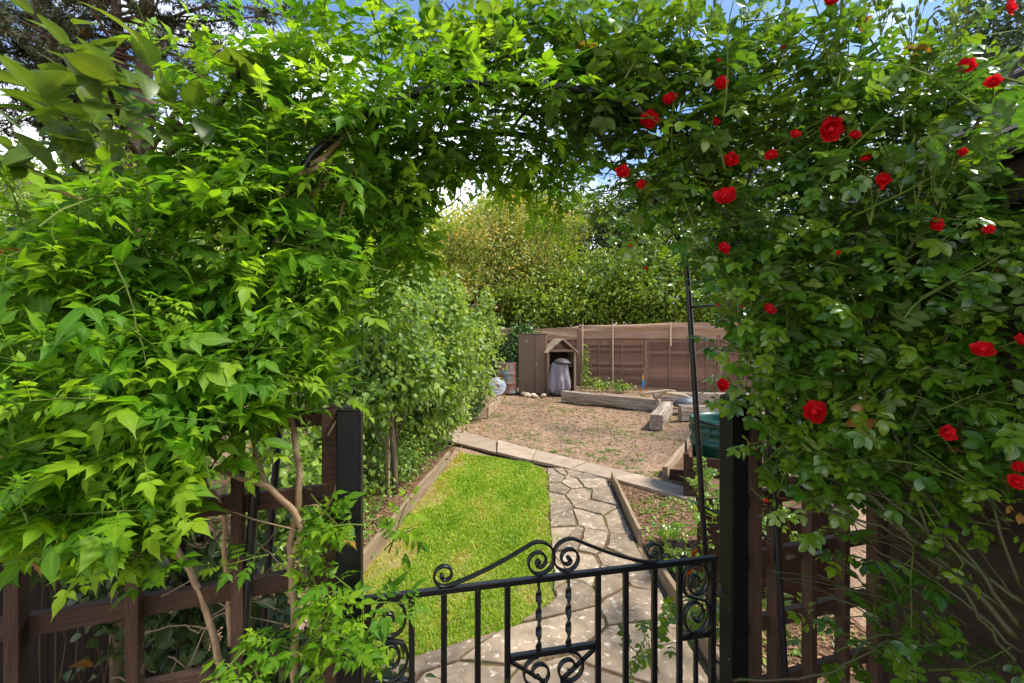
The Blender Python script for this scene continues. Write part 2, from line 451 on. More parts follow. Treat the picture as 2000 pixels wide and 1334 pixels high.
def pinnate(pairs, lsize, lwidth, tsize, twidth, tip, rl, r, droop=0.3, ttip=None):
    """Compound leaf of unit length scale, seen from above."""
    parts = [rachis(rl)]
    for i, s in enumerate(pairs):
        for sd in (1, -1):
            L_ = lsize * (0.8 + 0.35 * i / max(1, len(pairs) - 1)) * r.uniform(.85, 1.15)
            V, T, rb = leaflet(L_, L_ * lwidth * r.uniform(.9, 1.1), tip, 0.12, droop * r.uniform(.5, 1.5))
            R = rotz(sd * math.radians(r.uniform(52, 74))) @ rotx(r.uniform(-.35, .35)) @ roty(r.uniform(-.1, .35))
            parts.append((V @ R.T + np.array([s * rl + r.uniform(-.02, .02), 0, 0]), T, rb))
    L_ = tsize * r.uniform(.85, 1.15)
    V, T, rb = leaflet(L_, L_ * twidth, tip if ttip is None else ttip, 0.12, droop * r.uniform(.8, 1.6))
    R = rotz(r.uniform(-.15, .15)) @ roty(r.uniform(-.05, .4)) @ rotx(r.uniform(-.3, .3))
    parts.append((V @ R.T + np.array([rl, 0, 0]), T, rb))
    return join_parts(parts)

_r = random.Random(3)
class RR:
    def uniform(self, a, b): return _r.uniform(a, b)
rr = RR()
T_JAS = [pinnate([.35, .66, .95] if k % 3 else [.4, .9], .27, .50, .50, .42, .50, .56, rr, .20, .62) for k in range(8)]
T_ROSE = [pinnate([.5, .95] if k % 3 else [.32, .62, .95], .31, .62, .36, .64, .10, .62, rr, .14) for k in range(8)]
T_BIG = [leaflet(1.0, 0.50, .2, .10, .25 + .1 * k) for k in range(4)]
T_ROUND = [leaflet(1.0, 0.56 + .05 * (k % 3), .2, .14, .12 + .13 * k) for k in range(5)]
T_SIMPLE = [leaflet(1.0, 0.55, .2, .15, .2, fine=False) for k in range(2)]
T_NEEDLE = []
for k in range(3):
    ps = []
    for j in range(7):
        V, T, rb = leaflet(1.0, 0.12, 0, 0, 0.1, fine=False)
        ps.append((V @ (rotz(rr.uniform(-1.2, 1.2)) @ roty(rr.uniform(-.9, .9))).T, T, rb))
    T_NEEDLE.append(join_parts(ps))

class Foliage:
    """Leaves of one plant; the largest in view become parts, the rest one mesh."""
    def __init__(self, templates):
        self.tp = templates; self.var = []; self.pos = []; self.rot = []; self.s = []; self.t = []
    def leaf(self, pos, d, up, s, tint):
        d = nrm(d); z = np.asarray(up, float) - d * np.dot(up, d)
        if np.linalg.norm(z) < 1e-3: z = np.array([d[1], d[2], d[0]])
        z = nrm(z); y = np.cross(z, d)
        self.var.append(random.randrange(len(self.tp))); self.pos.append(pos)
        self.rot.append(np.stack([d, y, z], 1)); self.s.append(s); self.t.append(1.0 if random.random() < .0035 else min(tint, .93))
    def bulk(self, pos, d, up, s, tint):
        n = len(pos)
        d = d / (np.linalg.norm(d, axis=1, keepdims=True) + 1e-9)
        z = up - d * np.sum(up * d, 1, keepdims=True); z = z / (np.linalg.norm(z, axis=1, keepdims=True) + 1e-9)
        y = np.cross(z, d)
        R = np.stack([d, y, z], 2)
        self.var += list(rng.integers(0, len(self.tp), n)); self.pos += list(pos); self.rot += list(R)
        self.s += list(s); self.t += list(np.where(rng.random(n) < .002, 1.0, np.minimum(tint, .93)))
    def arrays(self):
        return (np.array(self.var), np.array(self.pos), np.array(self.rot), np.array(self.s), np.clip(np.array(self.t), 0, 1))
    def prune(self, keep):
        for k in ('var', 'pos', 'rot', 's', 't'):
            a = getattr(self, k); setattr(self, k, [x for x, q in zip(a, keep) if q])
    def finish(self, parent, material, n_parts=300, rest='foliage', part='leaf', stuff=True):
        var, pos, rot, s, t = self.arrays()
        n = len(var)
        chosen = np.zeros(n, bool)
        if n_parts:
            px, py, d = proj(pos + rot[:, :, 0] * (s * 0.5)[:, None])
            size = s / d
            inside = (px > 5) & (px < 1995) & (py > 5) & (py < 1329) & (pos[:, 1] > 0.3)
            front = np.zeros(n, bool); cell = {}
            for i in np.where(inside)[0]:
                k = (int(px[i] // 26), int(py[i] // 26))
                if k not in cell or d[i] < d[cell[k]]: cell[k] = i
            front[list(cell.values())] = True
            score = np.where(inside & front, size, -1)
            idx = np.argsort(-score)[:n_parts]
            chosen[idx[score[idx] > 0]] = True
            cache = {}
            for i in np.where(chosen)[0]:
                tq = int(round(t[i] * 11))
                k = (var[i], tq)
                if k not in cache:
                    V, T, rb = self.tp[var[i]]
                    me = tri_mesh(part, V, T, {'tint': np.full(len(V), tq / 11.0), 'rib': rb}); me.materials.append(material); cache[k] = me
                Mx = np.eye(4); Mx[:3, :3] = rot[i] * s[i]; Mx[:3, 3] = pos[i]
                put(part, cache[k], None, parent, M=Matrix(Mx.tolist()))
        Vs, Ts, A, B, o = [], [], [], [], 0
        for v in range(len(self.tp)):
            ii = np.where((var == v) & ~chosen)[0]
            if len(ii) == 0: continue
            V, T, rb = self.tp[v]
            W = np.einsum('nij,vj->nvi', rot[ii] * s[ii][:, None, None], V) + pos[ii][:, None, :]
            Vs.append(W.reshape(-1, 3))
            Ts.append((T[None] + (np.arange(len(ii)) * len(V))[:, None, None] + o).reshape(-1, 3))
            A.append(np.repeat(t[ii], len(V))); B.append(np.tile(rb, len(ii))); o += len(ii) * len(V)
        if Vs:
            me = tri_mesh(rest, np.vstack(Vs), np.vstack(Ts), {'tint': np.concatenate(A), 'rib': np.concatenate(B)})
            ob = put(rest, me, material, parent)
            if stuff: ob['kind'] = 'stuff'
            return ob

#==SETTING==
# ------------------------------------------------------------------ ground
def grid_sheet(name, x0, x1, y0, y1, nx, ny, zf, material):
    V = []; F = []
    for j in range(ny + 1):
        for i in range(nx + 1):
            x = x0 + (x1 - x0) * i / nx; y = y0 + (y1 - y0) * j / ny
            V.append((x, y, zf(x, y)))
    for j in range(ny):
        for i in range(nx):
            a = j * (nx + 1) + i; F.append((a, a + 1, a + nx + 2, a + nx + 1))
    me = bpy.data.meshes.new(name); me.from_pydata(V, [], F); me.update()
    me.polygons.foreach_set('use_smooth', [True] * len(F))
    return put(name, me, material)

def gz(x, y):
    near = 1.0 if (-6 < x < 8 and 5.5 < y < 16) else 0.0
    return -0.012 + near * 0.018 * (math.sin(x * 2.1 + y * 1.3) + math.sin(x * 4.7 - y * 3.1) * .5) - 0.02 * near
def build_ground():
    xs = sorted(set([-600, -200, -60, -25] + list(np.linspace(-8, 9, 69)) + [25, 60, 200, 600]))
    ys = sorted(set([-600, -200, -60, -20, -6] + list(np.linspace(-1, 17, 73)) + [25, 60, 200, 600]))
    V = [(x, y, gz(x, y)) for y in ys for x in xs]; nx = len(xs)
    F = [(j * nx + i, j * nx + i + 1, (j + 1) * nx + i + 1, (j + 1) * nx + i) for j in range(len(ys) - 1) for i in range(nx - 1)]
    me = bpy.data.meshes.new('ground'); me.from_pydata(V, [], F); me.update()
    me.polygons.foreach_set('use_smooth', [True] * len(F))
    o = put('ground', me, M_['soil']); o['kind'] = 'structure'
build_ground()

def interp(tab, y):
    a = np.array(tab); return float(np.interp(y, a[:, 0], a[:, 1]))
# left (lawn) and right edge of the crazy paving, by distance
PATH_L = [(0.4, -.75), (2.16, -.72), (2.26, -.45), (2.40, -.13), (2.54, .10), (2.72, .255), (3.2, .285), (4.2, .335), (5.0, .39), (5.5, .42)]
PATH_R = [(0.4, .95), (2.3, .92), (2.9, .93), (3.56, .955), (4.2, 1.0), (5.05, 1.06), (5.5, .75)]
SLAB_U = [(-1.9, 8.6), (-.81, 7.55), (-.2, 6.92), (.355, 6.32), (.96, 5.70), (1.455, 5.18), (1.83, 4.74), (2.5, 4.05)]
SLAB_D = [(-1.7, 7.7), (-.72, 6.66), (-.2, 6.2), (.26, 5.80), (.70, 5.42), (1.10, 5.06), (1.70, 4.40), (2.35, 3.75)]

def voronoi_cells(w, h, n, r, relax=2):
    """Cells of jittered seeds in a w x h rectangle, as polygons."""
    S = []
    for _ in range(4000):
        p = (r.uniform(0, w), r.uniform(0, h)); md = r.choice((.13, .2, .28, .34))
        if all(math.hypot((p[0] - q[0]), (p[1] - q[1]) * 1.25) > md for q in S): S.append(p)
        if len(S) >= n: break
    def cells(S):
        out = []
        for i, a in enumerate(S):
            poly = [(0, 0), (w, 0), (w, h), (0, h)]
            for j, b in enumerate(S):
                if i == j: continue
                mx, my = (a[0] + b[0]) / 2, (a[1] + b[1]) / 2; nx, ny = b[0] - a[0], b[1] - a[1]
                if (nx * nx + ny * ny) > 9: continue
                q = []
                for k in range(len(poly)):
                    p0, p1 = poly[k], poly[(k + 1) % len(poly)]
                    d0 = (p0[0] - mx) * nx + (p0[1] - my) * ny; d1 = (p1[0] - mx) * nx + (p1[1] - my) * ny
                    if d0 <= 0: q.append(p0)
                    if d0 * d1 < 0:
                        t = d0 / (d0 - d1); q.append((p0[0] + (p1[0] - p0[0]) * t, p0[1] + (p1[1] - p0[1]) * t))
                poly = q
                if len(poly) < 3: break
            out.append(poly)
        return out
    for _ in range(relax):
        S = [(sum(p[0] for p in c) / len(c), sum(p[1] for p in c) / len(c)) for c in cells(S)]
        S = [(x + r.uniform(-.10, .10), y + r.uniform(-.08, .08)) for x, y in S]
    return cells(S)

def stone_mesh(poly, z0, z1, r, inset=0.008, rough=0.011):
    """A flat irregular stone from a world polygon: worn edge, low chamfer."""
    n = len(poly); c = np.mean(poly, axis=0)
    pts = []
    for k in range(n):
        a = np.array(poly[k]); b = np.array(poly[(k + 1) % n])
        m = max(1, int(np.linalg.norm(b - a) / 0.07))
        for j in range(m):
            pts.append(a + (b - a) * j / m)
    pts = np.array(pts)
    d = pts - c; ln = np.linalg.norm(d, axis=1, keepdims=True)
    pts = c + d * (1 - (inset + rng.uniform(0, rough, (len(pts), 1))) / np.maximum(ln, .03))
    k = len(pts); V = []; F = []
    tilt = rng.uniform(-.012, .012, 2)
    lv = [(1.0, z0), (1.0, z1 - .005), (1 - .006 / max(.05, float(np.mean(ln))), z1)]
    for f, z in lv:
        for p in pts:
            q = c + (p - c) * f
            V.append((q[0], q[1], z + (np.dot(q - c, tilt) + rng.uniform(-.0015, .0015) if z > z0 else 0)))
    for i in range(2):
        for j in range(k):
            F.append((i * k + j, i * k + (j + 1) % k, (i + 1) * k + (j + 1) % k, (i + 1) * k + j))
    F.append(tuple(2 * k + j for j in range(k)))
    me = bpy.data.meshes.new('flagstone'); me.from_pydata(V, [], F); me.update()
    return me

def build_path():
    r = random.Random(21)
    # bedding strip below the stones
    ys = list(np.linspace(0.4, 5.5, 40)); V = []; F = []
    for y in ys:
        V += [(interp(PATH_L, y), y, 0.021), (interp(PATH_R, y), y, 0.021)]
    for i in range(len(ys) - 1):
        F.append((2 * i, 2 * i + 1, 2 * i + 3, 2 * i + 2))
    me = bpy.data.meshes.new('path'); me.from_pydata(V, [], F); me.update()
    path = put('path', me, M_['mortar']); path['kind'] = 'structure'
    W, H = 1.0, 5.1
    def wmap(p):
        y = 0.4 + p[1]; a = interp(PATH_L, y); b = interp(PATH_R, y)
        return (a + (b - a) * (p[0] / W), y)
    for c in voronoi_cells(W, H, 48, r, 0):
        if len(c) < 3: continue
        # more points so that the bends of the edges are followed
        q = []
        for k in range(len(c)):
            a, b = c[k], c[(k + 1) % len(c)]
            for j in range(4): q.append((a[0] + (b[0] - a[0]) * j / 4, a[1] + (b[1] - a[1]) * j / 4))
        w = [wmap(p) for p in q]
        if max(p[1] for p in w) < 1.6: continue
        put('flagstone', stone_mesh(w, 0.002, 0.03 + r.uniform(-.005, .009), r), M_['stone'], path)
    # curved walk of larger slabs
    V = []; F = []
    for (x0, y0), (x1, y1) in zip(SLAB_U, SLAB_D):
        V += [(x1, y1, 0.008), (x0, y0, 0.008)]
    for i in range(len(SLAB_U) - 1): F.append((2 * i, 2 * i + 2, 2 * i + 3, 2 * i + 1))
    me = bpy.data.meshes.new('slab_walk'); me.from_pydata(V, [], F); me.update()
    walk = put('slab_walk', me, M_['mortar']); walk['kind'] = 'structure'
    U = np.array(SLAB_U); D = np.array(SLAB_D)
    kk = np.arange(len(U))
    def uv(s, t):
        a = np.array([np.interp(s, kk, U[:, 0]), np.interp(s, kk, U[:, 1])]); b = np.array([np.interp(s, kk, D[:, 0]), np.interp(s, kk, D[:, 1])])
        return b + (a - b) * t
    s = 0.0
    while s < 6.9:
        ds = r.uniform(.75, 1.15); e = min(s + ds, 7.0); sk = r.uniform(-.12, .12)
        ts = [0, 1]
        for t0, t1 in zip(ts[:-1], ts[1:]):
            poly = [uv(s, t0)] + [uv(s + (e - s) * q, t0) for q in (.33, .67)] + [uv(e, t0), uv(min(7, e + sk * .3), t1)] + [uv(s + (e - s) * q, t1) for q in (.67, .33)] + [uv(max(0, s), t1)]
            put('slab', stone_mesh([tuple(p) for p in poly], 0.004, 0.042 + r.uniform(-.004, .004), r, .006, .004), M_['slab'], walk)
        s = e
build_path()

# ------------------------------------------------------------------ lawn
LAWN_L = [(2.05, -1.0), (3.16, -1.0), (4.2, -.93), (5.8, -.78), (6.2, -.74)]
def in_lawn(x, y):
    return None
def build_lawn():
    ys = np.linspace(2.1, 6.75, 60); V = []; F = []
    def right(y):
        if y <= 5.25: return float(np.interp(y, [a for a, _ in PATH_L], [b for _, b in PATH_L])) if y > 2.2 else -.72
        D = sorted([(b, a) for a, b in SLAB_D])
        return min(interp(PATH_L, min(y, 5.5)) - 1.1 * max(0, y - 5.25) ** 2, float(np.interp(y, [q[0] for q in D], [q[1] for q in D])))
    for y in ys:
        l = interp(LAWN_L, y); rr_ = max(right(y), l + .01)
        V += [(l, y, 0.012), (rr_, y, 0.012)]
    for i in range(len(ys) - 1): F.append((2 * i, 2 * i + 1, 2 * i + 3, 2 * i + 2))
    me = bpy.data.meshes.new('lawn'); me.from_pydata(V, [], F); me.update()
    o = put('lawn', me, M_['turf']); o['kind'] = 'structure'
    n = 150000
    y = 2.1 + 4.6 * rng.random(n) ** 1.15; x = rng.uniform(-1.1, .55, n)
    Ls = np.interp(y, [a for a, _ in LAWN_L], [b for _, b in LAWN_L])
    Rs = np.array([right(q) for q in np.linspace(2.1, 6.7, 200)]); Rr = np.interp(y, np.linspace(2.1, 6.7, 200), Rs)
    wob = .035 * np.sin(y * 9) + .03 * np.sin(y * 23 + 1) + .02 * np.sin(y * 61) + .045 * rng.random(n) ** 2
    keep = (x > Ls) & (x < Rr + wob); x = x[keep]; y = y[keep]; n = len(x)
    # thin patches near the bed board
    thin = np.sin(x * 7 + y * 2.3) * np.sin(y * 3.1 - x * 4) + np.sin(x * 17 - y * 11) * .4
    edge = np.clip((x - np.interp(y, [a for a, _ in LAWN_L], [b for _, b in LAWN_L]) + .08 * np.sin(y * 5)) / .32, 0, 1)
    keep = rng.random(n) < np.clip(.95 - .45 * (thin > .45) - .6 * (1 - edge) ** .7 - .5 * np.clip(1 - (y - 2.1) / .5, 0, 1) * (rng.random(n) < .8), .12, 1); x = x[keep]; y = y[keep]; thin = thin[keep]; edge = edge[keep]; n = len(x)
    h = rng.uniform(.012, .032, n) * (1 + .25 * (rng.random(n) < .05)); a = rng.uniform(0, 2 * PI, n); w = rng.uniform(.0022, .0045, n) * np.clip(y / 3.2, .8, 1.8)
    lean = rng.uniform(.2, 1.1, n); la = rng.uniform(0, 2 * PI, n)
    b = np.stack([x, y, np.full(n, .010)], 1); sd_ = np.stack([np.cos(a), np.sin(a), 0 * a], 1) * w[:, None]
    ld = np.stack([np.cos(la), np.sin(la), 0 * la], 1)
    m1 = b + ld * (h * lean * .3)[:, None] + np.array([0, 0, 1]) * (h * .6)[:, None]
    tp = b + ld * (h * lean)[:, None] + np.array([0, 0, 1]) * (h * (1.05 - .3 * lean))[:, None]
    V = np.stack([b - sd_, b + sd_, m1 - sd_ * .8, m1 + sd_ * .8, tp], 1).reshape(-1, 3)
    T = np.array([(0, 1, 3), (0, 3, 2), (2, 3, 4)])[None] + (np.arange(n) * 5)[:, None, None]
    tint = np.clip(.48 + rng.normal(0, .20, n) + .16 * thin + .12 * np.sin(x * 31 + np.sin(y * 19) * 2) * np.sin(y * 27) + .30 * (1 - edge) + .4 * (rng.random(n) < .06), 0, 1)
    me = tri_mesh('grass', V, T.reshape(-1, 3), {'tint': np.repeat(tint, 5), 'rib': np.zeros(n * 5)})
    g = put('grass', me, M_['grass']); tag(g, 'short bright green grass of the lawn beside the paving', 'grass', kind='stuff')
build_lawn()

def board(name, a, b, h, t, material, z0=0.0, label=None, cat='edging board', group=None, parent=None, bev=.004, rough=0.0):
    """A plank standing on edge between two ground points."""
    a = np.array(a, float); b = np.array(b, float); l = float(np.linalg.norm((b - a)[:2])); an = math.atan2(b[1] - a[1], b[0] - a[0])
    m = MB()
    nseg = max(1, int(l / .25)) if rough else 1
    V = []; F = []
    for i in range(nseg + 1):
        x = -l / 2 + l * i / nseg
        for (yy, zz) in ((-t / 2, 0), (t / 2, 0), (t / 2, h), (-t / 2, h)):
            j = rough if 0 < i < nseg or rough else 0
            V.append((x + (random.uniform(-j, j) if i in (0, nseg) else 0), yy + random.uniform(-j, j), zz + (random.uniform(-j, j) if zz else 0)))
    for i in range(nseg):
        for k in range(4):
            k2 = (k + 1) % 4; F.append((i * 4 + k, (i + 1) * 4 + k, (i + 1) * 4 + k2, i * 4 + k2))
    F.append((0, 1, 2, 3)); F.append(tuple(nseg * 4 + k for k in (3, 2, 1, 0)))
    m.add(V, F)
    c = (a + b) / 2
    o = put(name, m.mesh(name), material, parent, loc=(c[0], c[1], z0), rot=(0, 0, an), bevel=bev)
    if label: tag(o, label, cat, group)
    return o

board('edging_board', (-1.10, 1.9), (-.81, 5.85), .17, .03, M_['edge_board'], -.02, 'long timber board edging the lawn along the left planting bed', 'edging board', rough=.004)
board('edging_board', (.985, 3.50), (1.10, 5.0), .15, .03, M_['edge_board'], -.02, 'weathered board along the right edge of the paving, mid distance', 'edging board', rough=.004)
board('edging_board', (.975, 1.9), (.985, 3.2), .13, .028, M_['edge_board'], -.02, 'timber board at the paving edge just behind the gate', 'edging board', rough=.004)
board('edging_board', (1.76, 5.25), (2.86, 7.15), .13, .05, M_['edge_board'], -.02, 'pale board of the small bed, running away from the green bin', 'edging board', rough=.004)
board('edging_board', (1.79, 5.17), (2.55, 4.92), .13, .035, M_['box_wood'], -.02, 'dark short board at the front of the small bed by the bin', 'edging board', rough=.003)
board('edging_board', (-1.35, 8.75), (-.52, 9.25), .18, .04, M_['edge_board'], -.02, 'short board of the far left bed, facing the camera', 'edging board', rough=.004)
board('edging_board', (-.50, 9.28), (-.28, 11.2), .2, .04, M_['edge_board'], -.02, 'far left bed board running back towards the drum', 'edging board', rough=.004)

def flat_poly(name, pts, z, material):
    me = bpy.data.meshes.new(name); me.from_pydata([(x, y, z) for x, y in pts], [], [tuple(range(len(pts)))]); me.update()
    o = put(name, me, material); o['kind'] = 'structure'; return o
flat_poly('bed_soil', [(-3.6, 1.3), (-1.115, 1.3), (-1.115, 1.9), (-.83, 5.85), (-.80, 6.6), (-3.6, 8.2)], 0.03, M_['bedsoil'])
flat_poly('bed_soil', [(1.0, 1.9), (1.9, 1.9), (2.0, 4.0), (1.72, 4.36), (1.12, 5.0), (1.005, 3.4)], 0.012, M_['bedsoil'])
flat_poly('bed_soil', [(1.80, 5.2), (2.55, 4.95), (3.6, 6.9), (2.88, 7.1)], 0.03, M_['bedsoil'])

# ------------------------------------------------------------------ fence at the end of the garden
FA = np.array([2.28, 15.0]); FB = np.array([6.3, 13.75])
FDIR = (FB - FA) / np.linalg.norm(FB - FA); FANG = math.atan2(FDIR[1], FDIR[0])
slat_me = {}
def fence_panel(p, length, ang, h, label, battens):
    root = put('fence_panel', MB().box((length / 2, -.004, h + .06), (length, .05, .03)).box((length / 2, .035, h / 2), (length, .012, .06)).mesh('fence_panel'), M_['batten'], FENCE, loc=(p[0], p[1], 0), rot=(0, 0, ang))
    n = 17; sh = h / n
    key = round(length, 2)
    if key not in slat_me:
        ms = []
        for q in range(4):
            m = MB(); V = []; F = []; k = 8
            for i in range(k + 1):
                x = .01 + (length - .02) * i / k
                w = random.uniform(-.006, .006)
                V += [(x, .006, 0 + w), (x, -.045, 0 + w), (x, -.004, sh * 1.15), (x, .010, sh * 1.15)]
            for i in range(k):
                for c in range(4):
                    c2 = (c + 1) % 4; F.append((i * 4 + c, (i + 1) * 4 + c, (i + 1) * 4 + c2, i * 4 + c2))
            F.append((0, 1, 2, 3)); F.append(tuple(k * 4 + c for c in (3, 2, 1, 0)))
            m.add(V, F); ms.append(m.mesh('slat'))
        slat_me[key] = ms
    for i in range(n):
        put('slat', slat_me[key][i % 4], M_['slat'], root, loc=(0, random.uniform(-.003, .003), .03 + i * sh), rot=(0, random.uniform(-.002, .002), 0))
    bm = MB().box((0, 0, 0), (.035, .022, h)).mesh('batten')
    for f in battens:
        put('batten', bm, M_['batten'], root, loc=(length * f, -.056, .04 + h / 2))
    return root
FENCE = thing('boundary_fence', 'brown lapped panel fence across the end of the garden', 'fence')
plen = 2.0
fence_panel(FA, plen, FANG, 1.52, 'brown lapped fence panel just right of the gabled shelter', (.02, .30, .48, .66, .97))
fence_panel(FA + FDIR * 2.1, plen, FANG, 1.52, 'brown lapped fence panel behind the thin black arch leg', (.02, .33, .62, .86, .98))
fence_panel(FA + FDIR * 4.2, plen, FANG, 1.52, 'brown lapped fence panel furthest right, behind the roses', (.02, .33, .66, .98))
fence_panel((.20, 15.25), plen, -.1, 1.5, 'brown lapped fence panel behind the tall cabinet', (.02, .33, .66, .98))
fence_panel((-1.95, 15.45), plen, -.09, 1.5, 'brown lapped fence panel furthest left, behind the ivy', (.02, .33, .66, .98))
post_me = MB().box((0, 0, .84), (.09, .09, 1.68)).mesh('fence_post')
for q, lab in ((FA - FDIR * .05, 'square fence post beside the gabled shelter'), (FA + FDIR * 2.05, 'square brown fence post between the two panels in view'), (FA + FDIR * 4.15, 'square fence post hidden among the roses')):
    put('fence_post', post_me, M_['slat'], FENCE, loc=(q[0], q[1], 0), rot=(0, 0, FANG))

def netting(p0, p1, z0, top, label, seed, sag=.03):
    r = np.random.default_rng(seed); n = 46; k = 9; V = []; F = []
    ph = r.uniform(0, 6, 6)
    for i in range(n + 1):
        t = i / n; base = lerp(p0, p1, t); zt = float(np.interp(t, [a for a, _ in top], [b for _, b in top]))
        for j in range(k + 1):
            f = j / k; z = z0 + (zt - z0) * f - (sag * math.sin(PI * ((t * 2.2) % 1)) * f)
            off = .035 * math.sin(f * 9 + 2.2 * math.sin(t * 5 + ph[0]) + ph[1]) + .02 * math.sin(f * 17 + t * 9 + ph[2])
            V.append((base[0], base[1] - .06 + off * (1 if 0 < j < k else .3), z))
    for i in range(n):
        for j in range(k):
            a = i * (k + 1) + j; F.append((a, a + k + 1, a + k + 2, a + 1))
    me = bpy.data.meshes.new('windbreak_netting'); me.from_pydata(V, [], F); me.update(); me.polygons.foreach_set('use_smooth', [True] * len(F))
    o = put('windbreak_netting', me, M_['net'])
    s = o.modifiers.new('solid', 'SOLIDIFY'); s.thickness = .006
    tag(o, label, 'netting', 'brown netting along the fence top')
netting(FA - FDIR * .1, FA + FDIR * 6.2, 1.56, [(0, 2.02), (.2, 2.05), (1, 2.14)], 'brown fabric windbreak netting above the right fence panels', 1)
netting((-1.95, 15.45), FA - FDIR * .1, 1.52, [(0, 1.92), (.8, 1.95), (.93, 1.96), (1, 2.02)], 'sagging creased brown netting behind the tall cabinet', 2, .05)
for q, z0, z1, lab in ((.03, .15, 2.05, 'long pale wooden stake at the kink of the netting'), (1.0, .1, 2.07, 'pale wooden stake in the middle of the first panel'), (2.75, 1.35, 2.09, 'short pale wooden stake on the panel behind the arch leg'), (5.0, 1.3, 2.12, 'short pale stake over the far right panel')):
    pt = FA + FDIR * q
    tag(put('wooden_stake', MB().box((0, 0, (z0 + z1) / 2), (.045, .03, z1 - z0)).mesh('wooden_stake'), M_['stake'], loc=(pt[0], pt[1] - .13, 0), rot=(0, 0, FANG)), lab, 'stake', 'pale stakes on the fence')

# ------------------------------------------------------------------ shed on the right
def build_shed():
    root = thing('garden_shed', 'dark boarded shed with grey lapped roof at the right edge', 'shed', (1.42, 1.7, 0))
    L_, ez, wd = 4.0, 2.14, 2.3
    nb = 15; bh = ez / nb
    bme = MB().add([(0, 0, 0), (0, -L_, 0), (-.022, -L_, 0), (-.022, 0, 0), (0, 0, bh * 1.1), (0, -L_, bh * 1.1), (-.006, -L_, bh * 1.1), (-.006, 0, bh * 1.1)],
                   [(0, 1, 2, 3), (4, 7, 6, 5), (0, 4, 5, 1), (3, 2, 6, 7), (0, 3, 7, 4), (1, 5, 6, 2)]).mesh('wall_board')
    for i in range(nb):
        put('wall_board', bme, M_['shed_wall'], root, loc=(0, 0, i * bh))
    put('corner_post', MB().box((0, 0, ez / 2), (.07, .05, ez)).mesh('corner_post'), M_['shed_wall'], root, loc=(.0, .03, 0))
    # gable wall facing the garden
    g = MB().add([(.035, .02, 0), (wd, .02, 0), (wd, .02, ez), (wd / 2, .02, ez + .95), (.035, .02, ez), (.035, .0, 0), (wd, .0, 0), (wd, .0, ez), (wd / 2, .0, ez + .95), (.035, .0, ez)],
                 [(4, 3, 2, 1, 0), (5, 6, 7, 8, 9), (0, 1, 6, 5), (1, 2, 7, 6), (2, 3, 8, 7), (3, 4, 9, 8), (4, 0, 5, 9)])
    put('gable_wall', g.mesh('gable_wall'), M_['shed_wall'], root)
    put('back_wall', MB().box((wd, -L_ / 2, ez / 2), (.03, L_, ez)).mesh('back_wall'), M_['shed_wall'], root)
    # roof
    pitch = math.atan2(.98, wd / 2); ov = .17
    x0, z0 = -ov, ez - ov * math.tan(pitch) + .06
    slope = (wd / 2 + ov) / math.cos(pitch)
    rf = MB().box((slope / 2, -L_ / 2 + .06, -.02), (slope, L_ + .12, .022))
    roof = put('roof', rf.mesh('roof'), M_['shed_wall'], root, loc=(x0, 0, z0), rot=(0, -pitch, 0))
    put('roof_far_slope', rf.mesh('roof_far_slope'), M_['shingle'], root, loc=(wd + ov, -L_ + .0, z0), rot=(0, -pitch, PI))
    ncr = 12; ch = slope / ncr
    for i in range(ncr):
        y = .12
        while y > -L_:
            w = .22 + random.uniform(-.03, .03)
            if y - w < -1.6 : w = max(w, L_ + y + .001) if False else w
            m = MB().add([(0, 0, 0), (ch * 1.25, 0, 0), (ch * 1.25, -w + .006, 0), (0, -w + .006, 0), (0, 0, .016), (ch * 1.25, 0, .004), (ch * 1.25, -w + .006, .004), (0, -w + .006, .016)],
                         [(0, 3, 2, 1), (4, 5, 6, 7), (0, 1, 5, 4), (1, 2, 6, 5), (2, 3, 7, 6), (3, 0, 4, 7)])
            put('shingle', m.mesh('shingle'), M_['shingle'], roof, loc=(i * ch + random.uniform(-.004, .004) - .01, y, .004 + random.uniform(0, .004)), rot=(0, math.radians(3), 0))
            y -= w
            if y < -2.2: break
    put('fascia', MB().box((x0 + .0, -L_ / 2 + .05, z0 - .07), (.02, L_ + .1, .10)).mesh('fascia'), M_['shed_wall'], root)
    put('soffit', MB().box((x0 / 2 - .0, -L_ / 2, z0 - .11), (ov - .03, L_, .012)).mesh('soffit'), M_['shed_wall'], root)
build_shed()

